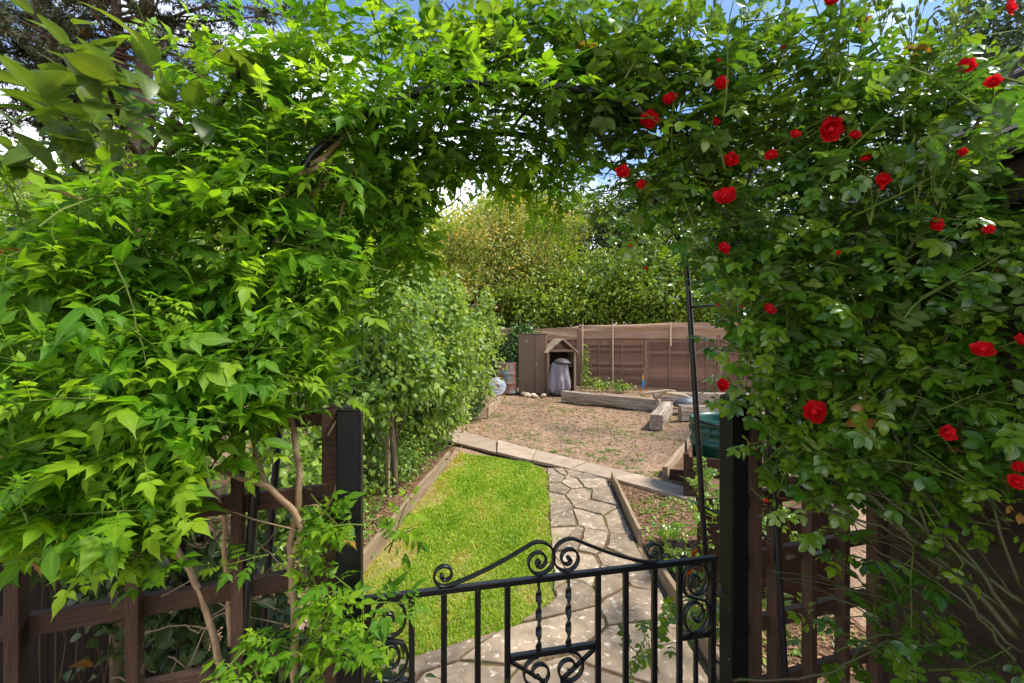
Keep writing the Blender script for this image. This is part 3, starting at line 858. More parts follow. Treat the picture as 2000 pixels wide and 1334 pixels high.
#==THINGS==
# ------------------------------------------------------------------ gate
GA = np.array([-.388, 1.197]); GB = np.array([.632, 1.422]); GW = float(np.linalg.norm(GB - GA))
GD = (GB - GA) / GW; GANG = math.atan2(GD[1], GD[0])
def gu(px):
    """Position along the gate for a photo column."""
    r = (px - CX) / FPX
    return (r * GA[1] - GA[0]) / (GD[0] - r * GD[1])
def spiral(c, r0, r1, a0, a1, n=30):
    return [(c[0] + (r0 + (r1 - r0) * (i / n) ** .85) * math.cos(a0 + (a1 - a0) * i / n), 0, c[1] + (r0 + (r1 - r0) * (i / n) ** .85) * math.sin(a0 + (a1 - a0) * i / n)) for i in range(n + 1)]
def build_gate():
    root = thing('iron_gate', 'low black wrought iron garden gate with scrolls and twisted bars', 'gate', (GA[0], GA[1], 0), GANG)
    top, bot = .92, .10; I = M_['iron']
    bw = .016
    put('top_rail', MB().box((GW / 2, 0, top - .008), (GW + .016, .018, .016)).mesh('top_rail'), I, root, bevel=.002)
    put('bottom_rail', MB().box((GW / 2, 0, bot), (GW, bw, bw)).mesh('bottom_rail'), I, root, bevel=.002)
    us = [gu(p) for p in (804, 867, 933, 991, 1168, 1222, 1278, 1327)]
    for u in [.008, GW - .008]:
        put('stile', MB().box((0, 0, (top + bot) / 2 - .012), (.018, .018, top - bot)).mesh('stile'), I, root, loc=(u, 0, 0), bevel=.002)
    bar = MB().box((0, 0, (top + bot) / 2 - .008), (bw, bw * .9, top - bot - .016)).mesh('bar')
    for u in us:
        put('bar', bar, I, root, loc=(u, 0, 0), bevel=.002)
    # twisted flat bars in the middle
    zc = .70
    for px in (1052, 1110):
        V = []; F = []; n = 44; z1 = top - .016; z0 = zc
        for i in range(n + 1):
            f = i / n; tw = f * PI * 3.5 if .08 < f < .92 else (0 if f <= .08 else PI * 3.5)
            if .08 <= f <= .92: tw = (f - .08) / .84 * PI * 3.5
            hw = .0085 * (.65 if f < .06 or f > .94 else 1)
            for a, b in ((-1, -.42), (1, -.42), (1, .42), (-1, .42)):
                x, y = a * hw, b * .0075
                V.append((x * math.cos(tw) - y * math.sin(tw), x * math.sin(tw) + y * math.cos(tw), z0 + (z1 - z0) * f))
        for i in range(n):
            for k in range(4):
                k2 = (k + 1) % 4; F.append((i * 4 + k, i * 4 + k2, (i + 1) * 4 + k2, (i + 1) * 4 + k))
        put('twisted_bar', MB().add(V, F).mesh('twisted_bar'), I, root, loc=(gu(px), 0, 0))
    ua, ub = us[3] + bw / 2, us[4] - bw / 2
    put('middle_rail', MB().box(((ua + ub) / 2, 0, zc), (ub - ua, .016, .016)).mesh('middle_rail'), I, root, bevel=.002)
    uc = (ua + ub) / 2; h = ub - uc
    # lower braces and scrolls: an hourglass of two diagonals with C scrolls
    for s in (-1, 1):
        put('brace', MB().ribbon([(uc + s * h * .98, 0, zc - .012), (uc + s * .022, 0, zc - .088), (uc + s * .022, 0, zc - .092), (uc + s * h * .98, 0, zc - .175)], (0, 1, 0), .006, .0035).mesh('brace'), I, root)
        for zz_, sg in ((zc - .056, 1), (zc - .144, -1)):
            pts = []
            for i in range(41):
                f = i / 40; rad = .042 * (1 - f) ** .8 + .006; a = sg * PI / 2 - s * sg * (f * PI * 3.1) * 1.0
                pts.append((uc + s * .046 + rad * math.cos(a), 0, zz_ + rad * math.sin(a)))
            put('scroll', MB().ribbon(pts, (0, 1, 0), .0065, .003).mesh('scroll', True), I, root)
    # crest on the top rail, mirrored about the middle
    um = (gu(1052) + gu(1110)) / 2
    for s in (-1, 1):
        ox = um + s * (um - gu(868))
        # outer end: spiral standing on the rail, then a long bar rising to the middle, then an inner spiral
        rs = .032
        c1 = (0.0, top + rs + .002)
        a_end = -PI / 2 + .35
        n = 34
        p1 = []
        for i in range(n + 1):
            f = i / n; r = .008 + (rs - .008) * f ** .7; a = a_end - (1 - f) * PI * 2.5
            p1.append((r * math.cos(a), c1[1] + r * math.sin(a)))
        # inner spiral: centre near the middle of the gate
        D_ = um - gu(868)
        c2x, r2 = D_ - .039, .036
        c2 = (c2x, top + r2 + .002)
        start = PI * .62
        p2 = []
        rl = .05
        for i in range(44 + 1):
            f = i / 44; r = (r2 + .010) * (1 - f) + .005 * f; r = (.052 - .016 * min(1, f * 3)) if f < .33 else .036 - (.031) * ((f - .33) / .67) ** .9
            a = start - f * PI * 4.0
            p2.append((c2[0] - .004 + r * math.cos(a) * (1.0), c2[1] + (.010 * (1 - f)) + r * math.sin(a)))
        q0, q1 = p1[-1], p2[0]
        mid = []
        for i in range(1, 14):
            f = i / 14
            x = q0[0] + (q1[0] - q0[0]) * f; z = q0[1] + (q1[1] - q0[1]) * (f ** 1.15)
            mid.append((x, z + .004 * math.sin(PI * f) * -1))
        # the rail lies under the start of the long bar
        pts = [(ox - s * -1 * x if False else ox + (-s) * x * 1.0, 0, max(z, top + .003)) for x, z in p1 + mid + p2]
        put('crest_scroll', MB().ribbon(pts, (0, 1, 0), .0075, .0030).mesh('crest_scroll', True), I, root)
        for c, tip in ((p1[0], 1), (p2[-1], 1)):
            put('scroll_eye', MB().lathe([(.001, -.008), (.006, -.007), (.0065, .007), (.001, .008)], 10).mesh('scroll_eye', True), I, root, loc=(ox - s * c[0], 0, c[1]), rot=(PI / 2, 0, 0))
    # end panels with S scrolls
    for u0, u1 in ((.017, us[0] - bw / 2), (us[-1] + bw / 2, GW - .017)):
        zz = .68
        put('panel_rail', MB().box(((u0 + u1) / 2, 0, zz), (u1 - u0, .015, .015)).mesh('panel_rail'), I, root, bevel=.002)
        w = (u1 - u0) / 2; c = (u0 + u1) / 2; hh = (top - .016 - zz - .008) / 2; zm = zz + .008 + hh
        fw = .94 * w
        up = []
        n = 40
        def loop(cx, cz, r, a0, turns, sgn):
            out = []
            for i in range(n + 1):
                f = i / n; a = a0 + sgn * turns * 2 * PI * f; q = r * (1 - .80 * max(0, (f - .28) / .72))
                out.append((cx + q * math.cos(a) * (fw / r), 0, cz + q * math.sin(a)))
            return out
        r = hh / 2 + .002
        a1 = loop(c, zm + hh - r - .001, r, PI * 1.25, 1.6, 1 if False else -1)
        b1 = loop(c, zm - hh + r + .001, r, PI * .25, 1.6, -1)
        pts = list(reversed(a1)) + b1
        put('scroll', MB().ribbon(pts, (0, 1, 0), .0075, .003).mesh('scroll', True), I, root)
        put('bar', MB().box((0, 0, (zz - .008 + bot) / 2), (.011, .011, zz - .016 - bot)).mesh('bar'), I, root, loc=(c, 0, 0))
    # latch
    put('latch', MB().box((GW + .012, -.002, .80), (.036, .012, .014)).box((GW + .030, -.004, .806), (.018, .034, .008)).tube([(GW + .02, 0, .80), (GW + .02, 0, .83)], .005, 8).mesh('latch'), M_['brass'], root, bevel=.001)
build_gate()
def gate_post(p, label):
    root = thing('gate_post', label, 'gate post', (p[0], p[1], 0), GANG, 'black square gate posts')
    put('shaft', MB().box((0, 0, .70), (.062, .062, 1.42)).mesh('shaft'), M_['post'], root, bevel=.004)
    V = [(-.031, -.031, 0), (.031, -.031, 0), (.031, .031, 0), (-.031, .031, 0), (-.022, -.022, .008), (.022, -.022, .008), (.022, .022, .008), (-.022, .022, .008)]
    put('cap', MB().add(V, [(0, 3, 2, 1), (4, 5, 6, 7), (0, 1, 5, 4), (1, 2, 6, 5), (2, 3, 7, 6), (3, 0, 4, 7)]).mesh('cap'), M_['post'], root, loc=(0, 0, 1.411))
    return root
gate_post((-.430, 1.208), 'black square gate post on the left, beside the jasmine trellis')
gate_post((.712, 1.462), 'black square gate post on the right, with the latch catch')
tag(put('orange_label', MB().add([(-.010, 0, 0), (.010, 0, .004), (.007, .004, -.10), (-.009, .003, -.11), (-.010, .002, 0), (.010, .002, .004), (.007, .006, -.10), (-.009, .005, -.11)], [(0, 1, 2, 3), (7, 6, 5, 4), (0, 4, 5, 1), (1, 5, 6, 2), (2, 6, 7, 3), (3, 7, 4, 0)]).mesh('orange_label'), M_['orange'], loc=tuple(P(1357, 1075, 1.47)), rot=(.1, .12, .4)), 'orange plastic plant label behind the right end of the gate', 'plant label')

# ------------------------------------------------------------------ trellis panels
def trellis(start, dirv, ts, zs, hz, label, group='brown trellis panels'):
    ang = math.atan2(dirv[1], dirv[0]); L_ = max(ts)
    root = thing('trellis', label, 'trellis', (start[0], start[1], 0), ang, group)
    for t in ts:
        put('upright', MB().box((0, 0, 0), (hz, .040, .026)).mesh('upright'), M_['trellis'], root, loc=(t, .0, hz / 2), rot=(0, -PI / 2, 0), bevel=.002)
    for z in zs:
        put('rail', MB().box((0, 0, 0), (L_ - .0, .026, .046)).mesh('rail'), M_['trellis'], root, loc=(L_ / 2, -.026 if False else .0262, z), bevel=.002)
    return root
tl = nrm(np.array([-.934, -.355]))
# built from its far end so that the rails lie behind the uprights as seen from the garden path
LT0 = np.array([-.475, 1.232]); LT1 = LT0 + tl * 1.28
trellis(LT1, -tl, [1.28 - .005, 1.28 - .232, 1.28 - .444, 1.28 - .655, 1.28 - .866, .02], [1.385, 1.175, .955, .745, .53, .32], 1.42, 'dark brown trellis panel overgrown by jasmine on the left')
tag(put('timber_batten', MB().box((0, 0, .70), (.036, .05, 1.42)).mesh('timber_batten'), M_['trellis'], loc=(-.487, 1.222, 0), rot=(0, 0, GANG)), 'upright brown timber fixed beside the left gate post', 'timber')
tr_ = nrm(np.array([.285, .092]))
trellis((.765, 1.482), tr_, [.03, .115, .27, .425, .585], [1.29, 1.065, .865, .645, .43, .22], 1.38, 'brown trellis panel under the climbing rose on the right')

# boards behind the left trellis, deep shade put into their colour
db = thing('board_fence', 'close boarded fence behind the left trellis, shade put into its dark colour', 'fence', (-3.8, 1.75, 0), 0)
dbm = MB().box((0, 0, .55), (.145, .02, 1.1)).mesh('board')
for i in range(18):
    put('board', dbm, M_['shaded_board'], db, loc=(i * .15, random.uniform(-.004, .004), 0))
put('rail', MB().box((1.27, .03, .8), (2.7, .03, .07)).mesh('rail'), M_['shaded_board'], db)

# ------------------------------------------------------------------ tubular arch
def arch_pts(l, r, top=2.34, spring=1.78, lean=.15, n=18):
    l = np.array(l); r = np.array(r); c = (l + r) / 2; h = (r - l) / 2
    pts = []
    for i in range(6):
        z = spring * i / 5; f = 1 - lean * (i / 5); q = c - h * f; pts.append((q[0], q[1], z))
    for i in range(1, n):
        a = PI - PI * i / n; f = (1 - lean)
        q = c + h * f * math.cos(a); pts.append((q[0], q[1], spring + (top - spring) * math.sin(a) ** .9))
    for i in range(5, -1, -1):
        z = spring * i / 5; f = 1 - lean * (i / 5); q = c + h * f; pts.append((q[0], q[1], z))
    return pts
AF = arch_pts((-.74, 1.14), (.935, 1.51)); AB = arch_pts((-.85, 1.46), (.825, 1.83))
arch = thing('rose_arch', 'black tubular steel garden arch over the gate, smothered in climbers', 'arch', (0.04, 1.48, 0))
off = Vector((-.04, -1.48, 0))
for pts in (AF, AB):
    put('hoop', MB().tube([Vector(p) + off for p in pts], .0115, 10).mesh('hoop', True), M_['tube'], arch)
def at_z(pts, z, side):
    best = None
    seq = pts if side < 0 else list(reversed(pts))
    for a, b in zip(seq[:-1], seq[1:]):
        if a[2] <= z <= b[2]:
            t = (z - a[2]) / max(1e-6, b[2] - a[2]); return Vector(a).lerp(Vector(b), t)
for side in (-1, 1):
    for z in (.32, .62, .93, 1.27, 1.72, 2.05):
        a, b = at_z(AF, z, side), at_z(AB, z, side)
        put('rung', MB().tube([a + off, b + off], .0055, 8).mesh('rung', True), M_['tube'], arch)
for k in (10, 12, 14, 16, 18):
    put('rung', MB().tube([Vector(AF[k]) + off, Vector(AB[k]) + off], .0055, 8).mesh('rung', True), M_['tube'], arch)

# ------------------------------------------------------------------ far objects
# tall cabinet
cb = thing('tall_cabinet', 'tall plain brown garden cabinet standing by the fence', 'cabinet', (.58, 13.05, 0), -.13)
cw, chh, cd = .80, 1.70, .62
put('body', MB().box((0, cd / 2, chh / 2), (cw, cd, chh)).mesh('body'), M_['cabinet'], cb, bevel=.01)
for s, w in ((-1, .46), (1, .30)):
    cx = -cw / 2 + .015 + w / 2 if s < 0 else cw / 2 - .015 - w / 2
    dr = put('door', MB().box((cx, -.012, chh / 2), (w - .006, .022, chh - .05)).mesh('door'), M_['cabinet'], cb, bevel=.004)
    if s > 0:
        put('handle', MB().box((cx - .11, -.032, .86), (.05, .02, .05)).mesh('handle'), M_['galv'], dr, bevel=.004)
put('top_panel', MB().box((0, cd / 2 - .01, chh + .012), (cw + .03, cd + .04, .022)).mesh('top_panel'), M_['cabinet'], cb, bevel=.004)
put('label_plate', MB().box((-.16, -.026, 1.50), (.03, .006, .07)).mesh('label_plate'), M_['stake'], cb)

# gabled shelter with open front
sh = thing('gabled_shelter', 'narrow weathered wooden shelter with open front and pitched roof', 'shelter', (1.40, 12.9, 0), .16)
sw, sdp, shh = .78, .70, 1.22
for s in (-1, 1):
    put('side_wall', MB().box((s * (sw / 2), sdp / 2, shh / 2), (.03, sdp, shh)).mesh('side_wall'), M_['shelter'], sh, bevel=.003)
put('front_post', MB().box((sw / 2 + .0, -.022, shh / 2), (.06, .04, shh)).mesh('front_post'), M_['shelter'], sh, bevel=.003)
put('front_post', MB().box((-sw / 2, -.022, shh / 2), (.06, .04, shh)).mesh('front_post'), M_['shelter'], sh, bevel=.003)
put('back_panel', MB().box((0, sdp, shh * .5), (sw - .035, .02, shh * 1.0)).mesh('back_panel'), M_['shaded_board'], sh)  # dark colour stands in for the shade inside the opening
put('shelf', MB().box((0, sdp / 2 + .05, .78), (sw - .035, sdp - .12, .02)).mesh('shelf'), M_['shelter'], sh)
rise, half = .40, sw / 2 + .08
rp = math.atan2(rise, half); rlen = math.hypot(rise, half)
for s in (-1, 1):
    nb = 5
    for k in range(nb):
        f = (k + .5) / nb
        # roof boards run front to back
        put('roof_board', MB().box((0, sdp / 2 - .03, 0), (rlen / nb - .004, sdp + .22, .026)).mesh('roof_board'), M_['shelter_roof'], sh,
            loc=(s * half * (1 - f), 0, shh - .04 + rise * f), rot=(0, s * rp, 0))
put('gable_beam', MB().box((0, -.01, shh + .02), (sw - .04, .03, .07)).mesh('gable_beam'), M_['shelter'], sh)

# covered barbecue
bb = thing('covered_barbecue', 'barbecue under a draped grey cover standing in the gabled shelter', 'barbecue', (1.33, 12.78, 0), .1)
V = []; F = []; n = 84; prof = [(.19, .06), (.26, .10), (.31, .2), (.305, .35), (.265, .56), (.235, .74), (.22, .86), (.16, .93), (.02, .95)]
for i, (r, z) in enumerate(prof):
    for k in range(n):
        a = 2 * PI * k / n
        q = r * (1 + (.34 * abs(math.sin(3.5 * a + .6 + z)) - .2 + .07 * math.cos(11 * a + 1.4 + z * 5)) * max(.35, 1.1 - z * .7)) * (1.0 if i else 1 + .1 * math.cos(11 * a))
        V.append((q * math.cos(a) * 1.0, q * math.sin(a) * .8, z - .01 + (.04 * math.cos(7 * a) if i == 0 else 0)))
for i in range(len(prof) - 1):
    for k in range(n):
        k2 = (k + 1) % n; F.append((i * n + k, i * n + k2, (i + 1) * n + k2, (i + 1) * n + k))
F.append(tuple((len(prof) - 1) * n + k for k in range(n)))
put('cover', MB().add(V, F).mesh('cover', True), M_['cover'], bb)
put('hem', MB().lathe([(.20, .02), (.25, .05), (.265, .12), (.21, .14)], 20).mesh('hem', True), M_['cover_dark'], bb)
put('lid', MB().lathe([(.215, .90), (.235, .93), (.225, .96), (.17, .99), (.1, 1.03), (.02, 1.035)], 24).mesh('lid', True), M_['cover_dark'], bb, rot=(.06, .1, 0), loc=(-.02, -.03, .0))
for a in (0.6, 2.6, 4.4):
    put('leg', MB().tube([(.14 * math.cos(a), .11 * math.sin(a), .0), (.12 * math.cos(a), .1 * math.sin(a), .2)], .012, 8).mesh('leg'), M_['cover_dark'], bb)

# drum, lid, stones
dm = thing('metal_drum', 'rusty red and grey metal drum left of the tall cabinet', 'drum', (-.13, 13.25, 0))
prof = [(.285, 0), (.29, .015)]
for k in range(1, 24):
    z = .03 + .84 * k / 24; prof.append((.28 + (.016 if abs(z - .30) < .025 or abs(z - .58) < .025 else 0), z))
prof += [(.29, .875), (.285, .89), (.26, .885), (.255, .86), (.01, .86)]
put('body', MB().lathe(prof, 32).mesh('body', True), M_['drum'], dm)
put('bung', MB().lathe([(.03, 0), (.03, .018), (.02, .022)], 12, (.12, -.05, .86)).mesh('bung'), M_['galv'], dm)
bl = thing('dustbin_lid', 'round galvanised dustbin lid leaning against the rusty drum', 'lid', (-.42, 12.80, .235), 0)
put('dish', MB().lathe([(.255, -.025), (.262, -.012), (.255, 0), (.235, -.006), (.215, .008), (.195, -.004), (.18, .014), (.15, .016), (.135, .004), (.115, .02), (.06, .022), (.045, .008), (.01, .008)], 32).mesh('dish', True), M_['galv'], bl, rot=(math.radians(78), 0, .15))
put('handle', MB().tube([(-.05, -.02, .02), (-.045, -.06, .02), (.045, -.06, .02), (.05, -.02, .02)], .011, 8).mesh('handle', True), M_['cover_dark'], bl)
for i in range(11):
    m = MB(); r0 = random.uniform(.045, .085)
    prof = [(r0 * .5, -.6 * r0), (r0 * .95, -.2 * r0), (r0, .1 * r0), (r0 * .7, .5 * r0), (r0 * .1, .62 * r0)]
    m.lathe(prof, 7); m.v = [(x * random.uniform(.85, 1.2), y * random.uniform(.85, 1.2), z) for x, y, z in m.v]
    x, y = .33 + random.gauss(.18, .17), 12.55 + random.gauss(0, .13)
    tag(put('pale_stone', m.mesh('pale_stone'), M_['cobble'], loc=(x, y, .5 * r0 - .01), rot=(random.uniform(-.2, .2), random.uniform(-.2, .2), random.uniform(0, 3))), 'fist sized pale stone in the heap at the foot of the tall cabinet', 'stone', 'heap of pale stones')
tag(put('black_pot', MB().lathe([(.14, 0), (.19, .3), (.205, .3), (.205, .33), (.185, .33), (.17, .05), (.01, .05)], 20).mesh('black_pot', True), M_['black_plastic'], loc=(-1.2, 12.3, 0.0)), 'black plastic plant pot half hidden by the fruit trees', 'plant pot')

# sleepers
def sleeper(a, b, label, h=.24, t=.23, z0=-.01):
    a = np.array(a, float); b = np.array(b, float); l = float(np.linalg.norm(b - a)); an = math.atan2(b[1] - a[1], b[0] - a[0])
    n = int(l / .12) + 1; V = []; F = []; k = 12
    for i in range(n + 1):
        x = -l / 2 + l * i / n
        for j in range(k):
            s = j // 3; f = (j % 3) / 3
            cor = [(-1, -1), (1, -1), (1, 1), (-1, 1)]; p0, p1 = cor[s], cor[(s + 1) % 4]
            y = (p0[0] + (p1[0] - p0[0]) * f) * t / 2; z = (p0[1] + (p1[1] - p0[1]) * f) * h / 2
            w = .007 * math.sin(j * 2.4 + i * .25) + random.uniform(-.004, .004)
            e = .92 if f == 0 else 1
            V.append((x + (random.uniform(-.01, .01) if i in (0, n) else 0), y * e + w, z * e + w * .8 + h / 2))
    for i in range(n):
        for j in range(k):
            j2 = (j + 1) % k; F.append((i * k + j, (i + 1) * k + j, (i + 1) * k + j2, i * k + j2))
    F.append(tuple(range(k))); F.append(tuple(n * k + j for j in range(k - 1, -1, -1)))
    c = (a + b) / 2
    return tag(put('timber_sleeper', MB().add(V, F).mesh('timber_sleeper'), M_['sleeper'], loc=(c[0], c[1], z0), rot=(0, 0, an)), label, 'sleeper', 'old timber sleepers')
sleeper((1.32, 11.6), (3.22, 9.95), 'long split timber sleeper lying right of the covered barbecue', h=.27)
sleeper((2.52, 7.95), (3.28, 9.62), 'timber sleeper with its end grain facing the camera', h=.27)
sleeper((3.28, 8.9), (5.2, 8.75), 'timber sleeper behind the right gate post, side on', h=.30)
sleeper((3.3, 10.6), (5.4, 10.2), 'upper timber sleeper at the back of the raised bed', h=.30, z0=.05)
# loose branches on the bed
for i, (a, b, lab) in enumerate((((1250, 772), (1320, 764), 'pale dead branch lying on the end of the long sleeper'), ((1290, 768), (1352, 778), 'crooked pale branch pointing at the arch leg'), ((1280, 780), (1312, 762), 'short broken branch on the sleeper heap'))):
    p, q = P(a[0], a[1], 9.9), P(b[0], b[1], 9.7)
    mid = (p + q) / 2 + np.array([0, 0, .03])
    o = tag(put('dead_branch', MB().tube([p, lerp(p, mid, .6) + np.array([0, .02, .01]), mid, lerp(mid, q, .5) + np.array([0, 0, .025]), q], [.028, .034, .03, .022, .012], 7).mesh('dead_branch', True), M_['driftwood']), lab, 'branch', 'dead branches')
tl_ = thing('garden_tool', 'blue and yellow handled garden tool leaning on the fence post', 'tool', tuple(np.array([3.98, 13.9, 0])))
put('blade', MB().box((0, 0, .2), (.08, .03, .2)).mesh('blade'), M_['blue_tool'], tl_, rot=(.1, .12, 0))
put('handle', MB().tube([(.02, .02, .29), (.04, .05, .46)], .016, 8).mesh('handle'), M_['yellow'], tl_)
pp = P(1338, 785, 9.6)
tag(put('grey_tarpaulin', MB().add([(-.25, -.1, 0), (.3, -.15, 0), (.35, .2, 0), (-.2, .25, 0), (-.12, -.02, .16), (.12, -.05, .2), (.2, .1, .13), (-.05, .12, .18)], [(0, 1, 5, 4), (1, 2, 6, 5), (2, 3, 7, 6), (3, 0, 4, 7), (4, 5, 6, 7), (3, 2, 1, 0)]).mesh('grey_tarpaulin', True), M_['blue_grey'], loc=(pp[0], pp[1], .16)), 'crumpled slate grey sheet beside the sleeper end', 'sheet')

# green bin in a boarded box
gb = thing('green_bin', 'ribbed green plastic compost bin standing in a boarded surround', 'compost bin', (2.22, 4.76, -.07))
prof = [(.30, .0), (.315, .55), (.335, .56), (.34, .60), (.335, .62), (.31, .63), (.315, .69), (.33, .70), (.332, .73), (.318, .74), (.318, .765), (.335, .77), (.345, .80), (.34, .84), (.325, .845), (.315, .80), (.30, .5), (.01, .45)]
put('body', MB().lathe(prof, 36).mesh('body', True), M_['green_plastic'], gb)
for a in np.linspace(0, 2 * PI, 18, endpoint=False):
    put('rib', MB().box((0, 0, 0), (.012, .02, .10)).mesh('rib'), M_['green_plastic'], gb, loc=(.333 * math.cos(a), .333 * math.sin(a), .72), rot=(0, 0, a))
bx = thing('boarded_surround', 'brown stained board box around the green bin', 'wooden box', (2.24, 4.74, 0), -.36)
for (x, y, rz, w) in ((0, -.40, 0, .80), (-.40, 0, PI / 2, .80), (.40, 0, PI / 2, .80)):
    for k in range(3):
        put('board', MB().box((0, 0, 0), (w - .03, .022, .138)).mesh('board'), M_['box_wood'], bx, loc=(x, y, .075 + k * .142), rot=(0, 0, rz), bevel=.003)
for (x, y) in ((-.40, -.40), (.40, -.40)):
    put('post', MB().box((x, y, .23), (.05, .05, .46)).mesh('post'), M_['box_wood'], bx, bevel=.003)
b2 = thing('planter_box', 'brown stained board planter box behind the right gate post', 'planter', (1.66, 3.05, 0), -.36)
for (x, y, rz, w) in ((0, -.30, 0, .74), (-.37, .05, PI / 2, .70), (.37, .05, PI / 2, .70), (0, .40, 0, .74)):
    for k in range(4):
        put('board', MB().box((0, 0, 0), (w - .03, .022, .142)).mesh('board'), M_['box_wood'], b2, loc=(x, y, .078 + k * .146), rot=(0, 0, rz), bevel=.003)
for (x, y) in ((-.37, -.30), (.37, -.30)):
    put('post', MB().box((x, y, .31), (.05, .05, .62)).mesh('post'), M_['box_wood'], b2, bevel=.003)
put('compost', MB().box((0, .05, .27), (.70, .66, .5)).mesh('compost'), M_['bedsoil'], b2)

#==PLANTS==
# ------------------------------------------------------------------ background trees
def blob_leaves(fo, c, rad, n_cl, per, lsize, tint, spread=.20, hollow=.55, up=.5, zcut=None, jitter=.12, seed=None):
    """Leaves in clumps through the outer part of an ellipsoid."""
    g = np.random.default_rng(seed if seed is not None else rng.integers(1e9))
    c = np.array(c); rad = np.array(rad)
    d = g.normal(size=(n_cl, 3)); d /= np.linalg.norm(d, axis=1, keepdims=True)
    rr_ = (hollow + (1 - hollow) * g.random(n_cl) ** .6) * (1 + .16 * np.sin(d[:, 0] * 5 + d[:, 2] * 4 + c[0]) + .10 * np.sin(d[:, 1] * 9 + d[:, 2] * 7))
    cl = d * rr_[:, None]
    ct = g.normal(0, jitter, n_cl)
    idx = np.repeat(np.arange(n_cl), per)
    n = len(idx)
    off = g.normal(size=(n, 3)) * spread * np.array([1, 1, .75])
    p = (cl[idx] + off)
    pos = c + p * rad
    out = p / (np.linalg.norm(p, axis=1, keepdims=True) + 1e-6)
    nz = out * .7 + np.array([0, 0, up]) + g.normal(size=(n, 3)) * .55
    dv = out * .6 + g.normal(size=(n, 3)) * .7 + np.array([0, 0, -.35])
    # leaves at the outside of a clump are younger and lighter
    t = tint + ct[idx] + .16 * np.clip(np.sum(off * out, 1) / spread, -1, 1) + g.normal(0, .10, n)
    s = lsize * g.uniform(.65, 1.25, n)
    keep = np.ones(n, bool) if zcut is None else pos[:, 2] > zcut
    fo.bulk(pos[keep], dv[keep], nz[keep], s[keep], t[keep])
    return c + cl * rad

def tree(name, label, base, blobs, material, lsize, tint, per=26, trunk_r=.12, cat='tree', bark='bark', spread=.15, zcut=.15, group='trees and tall shrubs beyond the fence', limbs=9, templates=None, jitter=.19, hollow=.5):
    per = int(per * 1.7); lsize *= .82
    root = thing(name, label, cat, (base[0], base[1], 0), group=group)
    fo = Foliage(templates or T_SIMPLE)
    cls = []
    for c, rad, ncl in blobs:
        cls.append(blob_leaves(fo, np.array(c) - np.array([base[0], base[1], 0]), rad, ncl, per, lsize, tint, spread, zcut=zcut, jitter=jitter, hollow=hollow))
    allc = np.vstack(cls)
    tops = [np.array(c) - np.array([base[0], base[1], 0]) for c, _, _ in blobs]
    m = MB()
    top = max(tops, key=lambda q: q[2])
    m.tube([(0, 0, -.05), lerp((0, 0, 0), top, .3) + rng.normal(0, .08, 3) * trunk_r * 4 * [1, 1, 0], lerp((0, 0, 0), top, .65) + rng.normal(0, .1, 3) * trunk_r * 4 * [1, 1, 0], top], [trunk_r * 1.2, trunk_r, trunk_r * .7, trunk_r * .3], 9)
    for i in range(limbs):
        q = allc[rng.integers(len(allc))]; f = random.uniform(.25, .7); s0 = lerp((0, 0, 0), top, f)
        if q[2] < s0[2] - .5: s0 = lerp((0, 0, 0), top, .2)
        mid = lerp(s0, q, .5) + np.array([0, 0, .12 * np.linalg.norm(q - s0)])
        m.tube([s0, mid, q], [trunk_r * .5, trunk_r * .3, trunk_r * .08], 6)
    put('trunk', m.mesh('trunk', True), M_[bark], root)
    var = fo.finish(root, M_[material], n_parts=0, rest='crown', stuff=False)
    return root
def pb(px, py, d, rx, ry, rz, n):
    return (P(px, py, d), (rx, ry, rz), int(n * 1.5))
